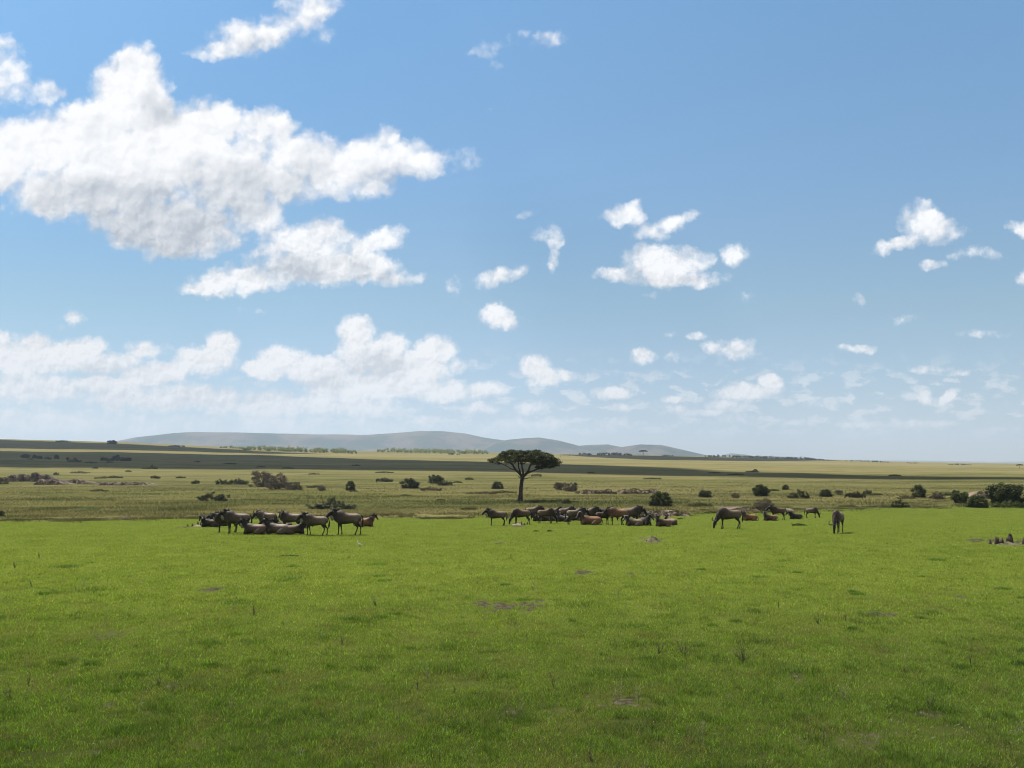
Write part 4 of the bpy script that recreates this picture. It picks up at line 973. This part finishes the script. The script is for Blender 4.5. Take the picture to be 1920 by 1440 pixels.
BODY = [(-.84,0,1.03,.06,.10),(-.76,0,1.00,.15,.20),(-.60,0,.975,.20,.27),(-.40,0,.96,.22,.28),(-.10,0,.945,.245,.31),(.15,0,.955,.255,.36),(.34,0,1.01,.24,.41),(.50,0,1.05,.21,.39),(.64,0,1.06,.16,.32),(.74,0,1.08,.11,.24)]
def leg_f(s, dx=0.0, hip=(.44,.86)):
    y = .13*s; x = hip[0]
    return loft([(x-.02,y*.8,hip[1]+.12,.08,.17),(x,y,hip[1]-.10,.085,.12),(x+dx*.3,y,.60,.055,.07),(x+dx*.55,y,.43,.043,.05),(x+dx*.8,y,.24,.028,.032),(x+dx,y,.10,.034,.038),(x+dx+.02,y,.03,.042,.055),(x+dx+.03,y,-.01,.040,.055)], 9)
def leg_h(s, dx=0.0):
    y = .13*s; x = -.60
    return loft([(x,y*.8,1.02,.11,.23),(x+.03,y,.82,.11,.19),(x+.06+dx*.15,y,.66,.075,.12),(x-.04+dx*.4,y,.53,.045,.065),(x-.12+dx*.55,y,.45,.036,.052),(x-.10+dx*.75,y,.26,.028,.036),(x-.07+dx,y,.10,.034,.040),(x-.04+dx,y,.03,.042,.055),(x-.03+dx,y,-.01,.040,.055)], 9)
def yawed(pts, yaw, piv=(.66, 0)):
    """turn neck and head progressively about the shoulder"""
    out_ = []
    L = max(math.hypot(p[0]-piv[0], p[2]-1.05) for p in pts)
    for p in pts:
        k = min(1, max(0, math.hypot(p[0]-piv[0], p[2]-1.05)/L*1.7)); a = yaw*k; dx, dy = p[0]-piv[0], p[1]-piv[1]
        q = (piv[0]+dx*math.cos(a)-dy*math.sin(a), piv[1]+dx*math.sin(a)+dy*math.cos(a), *p[2:5])
        out_.append(q+(a,) if len(p) > 4 else q[:3])
    return out_
HEADS = {
 'alert': dict(neck=[(.48,0,1.13,.16,.30),(.66,0,1.18,.13,.26),(.82,0,1.26,.10,.20),(.94,0,1.32,.085,.15)],
   head=[(.92,0,1.36,.078,.10),(1.00,0,1.34,.092,.125),(1.09,0,1.27,.086,.118),(1.19,0,1.18,.070,.095),(1.28,0,1.09,.064,.082),(1.35,0,1.02,.068,.078),(1.39,0,.985,.050,.055)],
   poll=(.97,1.45), ear=(.93,1.38), throat=(1.06,1.10), chest=(.72,.98)),
 'low': dict(neck=[(.48,0,1.12,.16,.30),(.68,0,1.12,.13,.25),(.86,0,1.13,.10,.19),(.98,0,1.14,.085,.15)],
   head=[(.96,0,1.18,.075,.09),(1.04,0,1.15,.088,.115),(1.12,0,1.05,.086,.118),(1.19,0,.93,.070,.095),(1.25,0,.82,.064,.082),(1.29,0,.75,.068,.078),(1.31,0,.71,.050,.055)],
   poll=(1.03,1.27), ear=(.98,1.20), throat=(1.02,.95), chest=(.74,.88)),
 'graze': dict(neck=[(.48,0,1.02,.14,.28),(.66,0,.88,.12,.22),(.80,0,.70,.095,.17),(.90,0,.54,.08,.13)],
   head=[(.88,0,.54,.075,.09),(.95,0,.50,.088,.11),(1.00,0,.38,.080,.105),(1.03,0,.25,.062,.080),(1.045,0,.13,.055,.068),(1.05,0,.07,.056,.062),(1.05,0,.03,.040,.045)],
   poll=(1.02,.60), ear=(.93,.60), throat=(.90,.38), chest=(.80,.50)),
 'rest': dict(neck=[(.40,0,.52,.15,.27),(.54,0,.62,.12,.22),(.66,0,.74,.09,.16),(.76,0,.82,.075,.12)],
   head=[(.72,0,.86,.075,.09),(.80,0,.84,.088,.115),(.90,0,.77,.080,.105),(1.01,0,.67,.062,.080),(1.11,0,.58,.055,.068),(1.18,0,.52,.056,.062),(1.22,0,.49,.040,.045)],
   poll=(.78,.95), ear=(.73,.88), throat=(.86,.62), chest=(.58,.42)),
}
LIE = [(-.82,0,.36,.08,.12),(-.74,0,.35,.20,.22),(-.55,0,.33,.28,.29),(-.30,0,.32,.30,.30),(0,0,.33,.29,.30),(.22,0,.36,.26,.33),(.40,0,.38,.21,.32),(.56,0,.40,.14,.24)]
for _k, _dx, _dz in (('alert', -.09, -.04), ('low', -.09, .02)):
    _h = HEADS[_k]
    _h['head'] = [(q[0]+_dx, q[1], q[2]+_dz, *q[3:]) for q in _h['head']]
    _h['neck'] = [(q[0]+_dx*i/3, q[1], q[2]+_dz*i/3, *q[3:]) for i, q in enumerate(_h['neck'])]
    for _n in ('poll', 'ear', 'throat'): _h[_n] = (_h[_n][0]+_dx, _h[_n][1]+_dz)
def wilde_proto(pose, head, yaw=0.0, gait=(0,0,0,0), calf=False):
    H = HEADS[head]; piv = (.55, 0) if pose == 'lie' else (.62, 0)
    neck = yawed(H['neck'], yaw, piv); hd = yawed(H['head'], yaw, piv)
    if pose == 'lie':
        parts_ = [loft(LIE, 16)]
        for s in (1, -1):
            parts_ += [loft([(-.62,.16*s,.30,.12,.22),(-.38,.27*s,.20,.11,.17),(-.22,.33*s,.12,.07,.10),(-.10,.34*s,.07,.05,.06)], 9),
                       loft([(-.14,.34*s,.07,.045,.05),(-.34,.37*s,.05,.034,.04),(-.52,.37*s,.045,.03,.035),(-.60,.37*s,.04,.035,.04)], 8),
                       loft([(.40,.15*s,.30,.08,.15),(.50,.20*s,.14,.07,.09),(.56,.21*s,.07,.05,.055),(.40,.22*s,.045,.035,.04),(.24,.23*s,.04,.032,.036)], 8)]
    else:
        parts_ = [loft(BODY, 16), leg_f(1, gait[0]), leg_f(-1, gait[1]), leg_h(1, gait[2]), leg_h(-1, gait[3])]
    parts_ += [loft(neck, 14), loft(hd, 14)]
    def hp(x, y, z): return yawed([(x, y, z)], yaw, piv)[0]
    ear = H['ear']
    for s in (1, -1):
        e = yawed([(ear[0],.07*s,ear[1],.025,.03),(ear[0]-.03,.14*s,ear[1]-.01,.035,.02),(ear[0]-.05,.22*s,ear[1]-.04,.012,.01)], yaw, piv)
        parts_.append(tube([q[:3] for q in e], [.03,.035,.012], 7))
    me = fuse("body", parts_)
    n = len(me.vertices); co = np.empty(n*3, np.float32); me.vertices.foreach_get("co", co); co = co.reshape(-1, 3)
    hc = np.array([q[:3] for q in hd]); nc = np.array([q[:3] for q in neck])
    def dist(c_): return np.min(np.linalg.norm(co[:, None]-c_[None], axis=2), axis=1)
    dh = dist(hc); dn = dist(nc)
    z = co[:, 2]; x = co[:, 0]
    coat = np.array((.088,.056,.037)); pale = np.array((.20,.145,.105)); dark = np.array((.014,.010,.008)); legc = np.array((.024,.016,.011))
    if calf: coat = np.array((.16,.09,.05)); pale = np.array((.21,.13,.075)); legc = np.array((.09,.055,.032)); dark = np.array((.035,.022,.016))
    c = np.repeat(coat[None], n, 0)
    k = sstep(x, .25, -.75)[:, None]*0.6; c = c*(1-k)+pale*k  # rump lightened, sun glints put into the coat colour
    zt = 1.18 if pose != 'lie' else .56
    k = (sstep(z, zt-.16, zt)*sstep(x, .25, -.35))[:, None]*0.8; c = c*(1-k)+pale*1.5*k  # sunlight on top of back and rump painted into the coat
    if pose != 'lie':
        k = sstep(z, .90, .60)[:, None]; c = c*(1-k)+legc*k
        k = (sstep(x, -.62, -.82)*sstep(z, 1.05, .85))[:, None]*.8; c = c*(1-k)+dark*k
    else:
        k = sstep(z, .14, .05)[:, None]; c = c*(1-k)+legc*k
    st = (0.5+0.5*np.sin(x*44+4*np.sin(z*9)+5*vnoise(x*6, z*5, 7)))*sstep(x, -.05, .45)*np.clip(vnoise(x*9, z*4+co[:, 1]*3, 9)*1.8-.2, 0, 1)      # brindled shoulder and neck
    k = (st*0.6)[:, None]; c = c*(1-k)+dark*1.6*k
    k = sstep(dn, .38, .18)[:, None]*.72; c = c*(1-k)+dark*1.5*k
    k = (dh < np.minimum(.17, dn+.03)).astype(float)[:, None]*.95; c = c*(1-k)+dark*k
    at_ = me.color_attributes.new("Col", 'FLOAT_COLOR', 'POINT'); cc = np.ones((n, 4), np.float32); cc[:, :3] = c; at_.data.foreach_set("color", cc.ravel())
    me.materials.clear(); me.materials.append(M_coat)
    kids = [("body", me)]
    px_, pz = H['poll']; kh = .45 if calf else 1.0
    for s in (1, -1):   # horns sweep out, down a little and up with the tips turned in
        hpnt = [hp(px_+a, b*s*kh, pz+c_*kh) for a, b, c_ in ((-.02,.02,-.04),(0,.12,-.03),(.01,.22,-.06),(.01,.29,-.02),(0,.30,.08),(-.01,.25,.17),(-.02,.21,.21))]
        kids.append(("horn", pymesh("horn", tube(hpnt, [.045,.042,.036,.030,.023,.014,.006], 8), M_horn)))
    # mane: a ragged dark fringe from withers to poll
    top = [(q[0], q[1], q[2]+q[4]*.93) for q in neck]; w0 = (.42, 0, 1.33) if pose != 'lie' else (.28, 0, .67)
    if head == 'graze': top = [(q[0]+q[4]*.62, q[1], q[2]+q[4]*.60) for q in neck]
    pts = [w0]+top; V_, F_ = [], []; rr = random.Random(4)
    M_ = []
    for i in range(len(pts)-1):
        for s_ in np.linspace(0, 1, 6, endpoint=False): M_.append(Vector(pts[i]).lerp(Vector(pts[i+1]), s_))
    for i, q in enumerate(M_):
        f_ = min(1, (i+1)/4); up = .11*f_*rr.uniform(.5, 1.2); w_ = .035*f_
        V_ += [(q.x, q.y-w_, q.z-.03), (q.x-.015, q.y-.01, q.z+up), (q.x-.015, q.y+.01, q.z+up*.9), (q.x, q.y+w_, q.z-.03), (q.x+.01, q.y+w_+.03, q.z-.17*f_), (q.x+.01, q.y-w_-.03, q.z-.17*f_)]
    for i in range(len(M_)-1):
        for k_ in range(6): F_.append((i*6+k_, i*6+(k_+1)%6, (i+1)*6+(k_+1)%6, (i+1)*6+k_))
    F_.append(tuple(range(6))); F_.append(tuple(range(len(V_)-6, len(V_)))[::-1])
    kids.append(("mane", pymesh("mane", (V_, F_), M_black)))
    if not calf:   # beard hanging from throat to chest
        a, b = H['throat'], H['chest']; V_, F_ = [], []; N = 9
        for i in range(N):
            s_ = i/(N-1); x_, z_ = a[0]*(1-s_)+b[0]*s_, a[1]*(1-s_)+b[1]*s_; d_ = (.20*math.sin(math.pi*min(1, s_*.8+.2))+.03)*rr.uniform(.75, 1.1)
            if pose == 'lie': d_ *= .8
            for (yy, zz) in ((-.03, .15), (.03, .15), (.012, -d_*.5), (0, -d_), (-.012, -d_*.5)): V_.append(hp(x_+.02, yy, z_+zz))
        for i in range(N-1):
            for k_ in range(5): F_.append((i*5+k_, i*5+(k_+1)%5, (i+1)*5+(k_+1)%5, (i+1)*5+k_))
        F_.append(tuple(range(5))); F_.append(tuple(range(len(V_)-5, len(V_)))[::-1])
        kids.append(("beard", pymesh("beard", (V_, F_), M_beard)))
    if pose == 'lie': tp, tr_ = [(-.84,.02,.38),(-.90,.12,.22),(-.84,.26,.08),(-.70,.34,.05),(-.55,.38,.05)], [.03,.022,.025,.03,.010]
    else: tp, tr_ = [(-.84,0,1.13),(-.92,.01,1.02),(-.93,.02,.82),(-.91,.02,.62),(-.89,.02,.42)], [.04,.030,.045,.060,.012]
    kids.append(("tail", pymesh("tail", tube(tp, tr_, 8, .12, 5), M_black)))
    return kids
WP = {
 'standA': wilde_proto('stand', 'alert', 0.0, (0,.03,-.02,.06)),
 'standB': wilde_proto('stand', 'alert', 0.35, (.05,-.10,.14,-.10)),
 'standC': wilde_proto('stand', 'alert', -0.9, (0,.02,0,.05)),
 'low':    wilde_proto('stand', 'low', 0.1, (0,.04,.08,-.05)),
 'graze':  wilde_proto('stand', 'graze', 0.12, (.10,-.08,.12,-.12)),
 'lieA':   wilde_proto('lie', 'rest', 0.15), 'lieB': wilde_proto('lie', 'rest', 1.0), 'lieC': wilde_proto('lie', 'rest', -1.0),
 'calf':   wilde_proto('stand', 'low', 0.1, (0,.03,0,.05), calf=True), 'calflie': wilde_proto('lie', 'rest', 0.9, calf=True),
}
GR, BR, TN, DK = (1.22,1.22,1.18), (1.0,.86,.74), (1.5,1.2,1.02), (.45,.42,.40)
# px of the middle, row of the feet, heading in degrees (180 = facing left, -90 = towards the camera), prototype, tint, scale, label
HERD = [
 (393,988,190,'lieC',DK,1.0,"dark wildebeest lying at the far left end of the left herd, head up"),
 (411,986,178,'lieA',DK,1.0,"lying brown wildebeest half hidden behind the leftmost standing pair"),
 (424,998,205,'standC',BR,.96,"brindled wildebeest at the left, head turned sideways, overlapped by the big grey one"),
 (444,1000,180,'standA',GR,1.07,"big grey-brown wildebeest standing broadside at the left end of the left herd"),
 (499,991,165,'low',GR,1.0,"wildebeest standing with a small bird perched on its back"),
 (476,1001,176,'lieA',BR,1.05,"brown wildebeest lying in front of the left herd, left of two resting ones"),
 (519,1001,174,'lieA',GR,1.08,"grey striped wildebeest lying in front of the left herd, right of two resting ones"),
 (545,996,176,'standC',GR,1.0,"wildebeest with pale rump standing behind the row of resting ones"),
 (554,1001,20,'lieA',BR,.95,"wildebeest curled up resting under the pale-rumped one, its dark head to the right"),
 (530,993,182,'lieA',DK,.9,"dark wildebeest barely visible lying behind the front resting row"),
 (591,1003,183,'standB',GR,.98,"white-bearded wildebeest walking alone in the gap, second from the right of the left herd"),
 (651,1002,178,'standB',GR,1.12,"rightmost standing wildebeest of the left herd, white beard, striding left"),
 (685,987,10,'calflie',TN,1.1,"rusty coloured young animal lying behind the rightmost walking wildebeest"),
 (931,985,180,'standA',(1.2,1.15,1.1),.98,"white-bearded wildebeest with a pale rump standing alone at the left of the middle herd"),
 (977,983,188,'graze',BR,1.02,"brown wildebeest grazing beside the small stubbed mound, head to the left"),
 (1001,974,0,'low',GR,1.05,"wildebeest with dark lowered head facing right behind the grazing brown one"),
 (1009,977,180,'lieA',BR,.9,"wildebeest lying between the grazing one and the brown standing one"),
 (1024,981,12,'graze',BR,1.02,"reddish brown wildebeest standing broadside behind the resting row, third from left"),
 (1026,977,175,'lieA',DK,.9,"dark wildebeest lying under the reddish brown standing one"),
 (1040,975,15,'standA',GR,.95,"pale-backed wildebeest mostly hidden behind the reddish brown one"),
 (1043,977,-60,'lieB',GR,.95,"wildebeest lying with its face towards the camera in the middle herd"),
 (1057,978,160,'lieA',DK,.95,"dark wildebeest lying left of the dark-headed standing one"),
 (1062,975,10,'low',GR,1.0,"pale-rumped wildebeest half hidden left of the dark-headed one"),
 (1080,983,3,'low',GR,1.05,"dark-headed wildebeest standing broadside in the centre of the middle herd, facing right"),
 (1081,976,178,'lieA',BR,.9,"wildebeest lying behind the legs of the central dark-headed one"),
 (1105,981,5,'low',GR,1.08,"pale-rumped wildebeest facing right, fifth standing in the middle herd"),
 (1106,984,172,'calflie',(1.4,1.2,1.0),1.25,"tan wildebeest calf lying curled in front of the middle herd"),
 (1110,977,175,'lieA',TN,.8,"orange-brown young animal lying behind the tan curled calf"),
 (1131,983,15,'low',DK,.9,"small dark wildebeest with pale rump patch, facing right, right of the tan calf"),
 (1139,976,0,'graze',DK,1.0,"nearly black wildebeest standing behind the small dark one"),
 (1159,984,170,'calf',(1.2,1.0,.9),1.12,"slender young wildebeest standing left of the biggest one, facing left"),
 (1183,984,-4,'low',GR,1.18,"largest pale grey wildebeest at the right of the middle herd, head low to the right"),
 (1188,986,170,'lieB',GR,.95,"grey wildebeest lying beneath the largest one, curved pale horns"),
 (1210,985,-70,'lieA',DK,1.1,"dark wildebeest lying with its face to the camera at the right of the middle herd"),
 (1243,987,195,'lieB',TN,.98,"tan wildebeest lying broadside at the right end of the middle herd, head to the camera"),
 (1257,984,120,'lieC',BR,.95,"brown wildebeest lying behind the tan one at the right end of the middle herd"),
 (1367,991,184,'graze',GR,1.15,"large grey-brown wildebeest grazing alone left of the right-hand group"),
 (1405,976,188,'calflie',TN,1.05,"small rusty calf lying in the short grass right of the large grazer"),
 (1443,976,188,'lieB',TN,.98,"rusty brown wildebeest lying in front of the standing one on the right"),
 (1458,974,182,'standA',BR,1.02,"wildebeest standing in front of the thorny bush on the right, pale throat"),
 (1491,973,185,'lieA',DK,.95,"very dark wildebeest lying with its head down right of the standing one"),
 (1522,971,3,'graze',GR,.90,"small far wildebeest grazing towards the right near the turf edge"),
 (1571,999,-126,'graze',(1.35,1.15,1.0),1.12,"pale-backed wildebeest grazing towards the camera, rightmost of all"),
]
for i, (px, row, hd_, pr, tint, s, label) in enumerate(HERD):
    x, y, z = at1(px, row+.3); root = empty("wildebeest", (x, y, z), math.radians(hd_)); root.scale = (s,)*3
    rr = random.Random(i+5); j = rr.uniform(.88, 1.12)
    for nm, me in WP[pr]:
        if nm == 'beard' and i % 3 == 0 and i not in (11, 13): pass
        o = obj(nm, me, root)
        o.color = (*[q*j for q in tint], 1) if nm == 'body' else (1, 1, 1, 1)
    tag(root, label, "wildebeest", "wildebeest herd on the short turf")

# ------------------------------------------------------------------ birds
M_white = simple_mat("white_feather", (0.75,0.75,0.72), (0.85,0.85,0.83), 20.0, rough=.7); M_dark = simple_mat("dark_feather", (0.02,0.018,0.016), (0.06,0.05,0.045), 20.0, rough=.6)
M_bill = simple_mat("bill", (0.35,0.20,0.05), (0.40,0.24,0.06), 5.0)
def bird(loc, s, heading, mat, label, neck=1.0, cat="bird", name="bird"):
    root = empty(name, loc, heading); root.scale = (s, s, s)
    body = fuse("body", [loft([(-.22,0,.22,.03,.02),(-.12,0,.26,.08,.07),(0,0,.30,.10,.10),(.12,0,.34,.07,.08),(.17,0,.40+.06*neck,.035,.035),(.19,0,.46+.12*neck,.03,.03)], 10),
                         loft([(.14,0,.48+.13*neck,.03,.03),(.20,0,.50+.14*neck,.045,.045),(.26,0,.50+.13*neck,.02,.02)], 8), loft([(-.18,0,.24,.05,.015),(-.40,0,.17,.06,.01)], 6)], .012, 2)
    body.materials.clear(); body.materials.append(mat); obj("body", body, root)
    obj("bill", pymesh("bill", tube([(.25,0,.50+.13*neck),(.36,0,.47+.12*neck)], [.016,.004], 6), M_bill), root)
    for q in (.04, -.04): obj("leg", pymesh("leg", tube([(0,q,.24),(.01,q,.12),(0,q,0)], [.014,.010,.012], 5), M_dark if mat is M_white else M_bill), root)
    return tag(root, label, cat)
x, y, z = at1(674, 1025); bird((x, y, z), .52, 3.4, M_white, "small white egret standing on the turf below the left herd", 1.0, name="egret")
x, y, z = at1(501, 990.5); bird((x+.02, y, z+1.27), .42, 2.6, M_dark, "little dark bird perched on the back of a left-herd wildebeest", .3, name="oxpecker")
x, y, z = at1(1341, 975); bird((x, y, z), .45, .4, M_dark, "small dark bird on the turf left of the large grazing animal", .2, name="starling")
x, y, z = at1(1420, 972); bird((x, y, z), .35, 3.0, M_dark, "tiny dark bird on the turf between the rusty calf and the rusty adult", .2, name="starling")
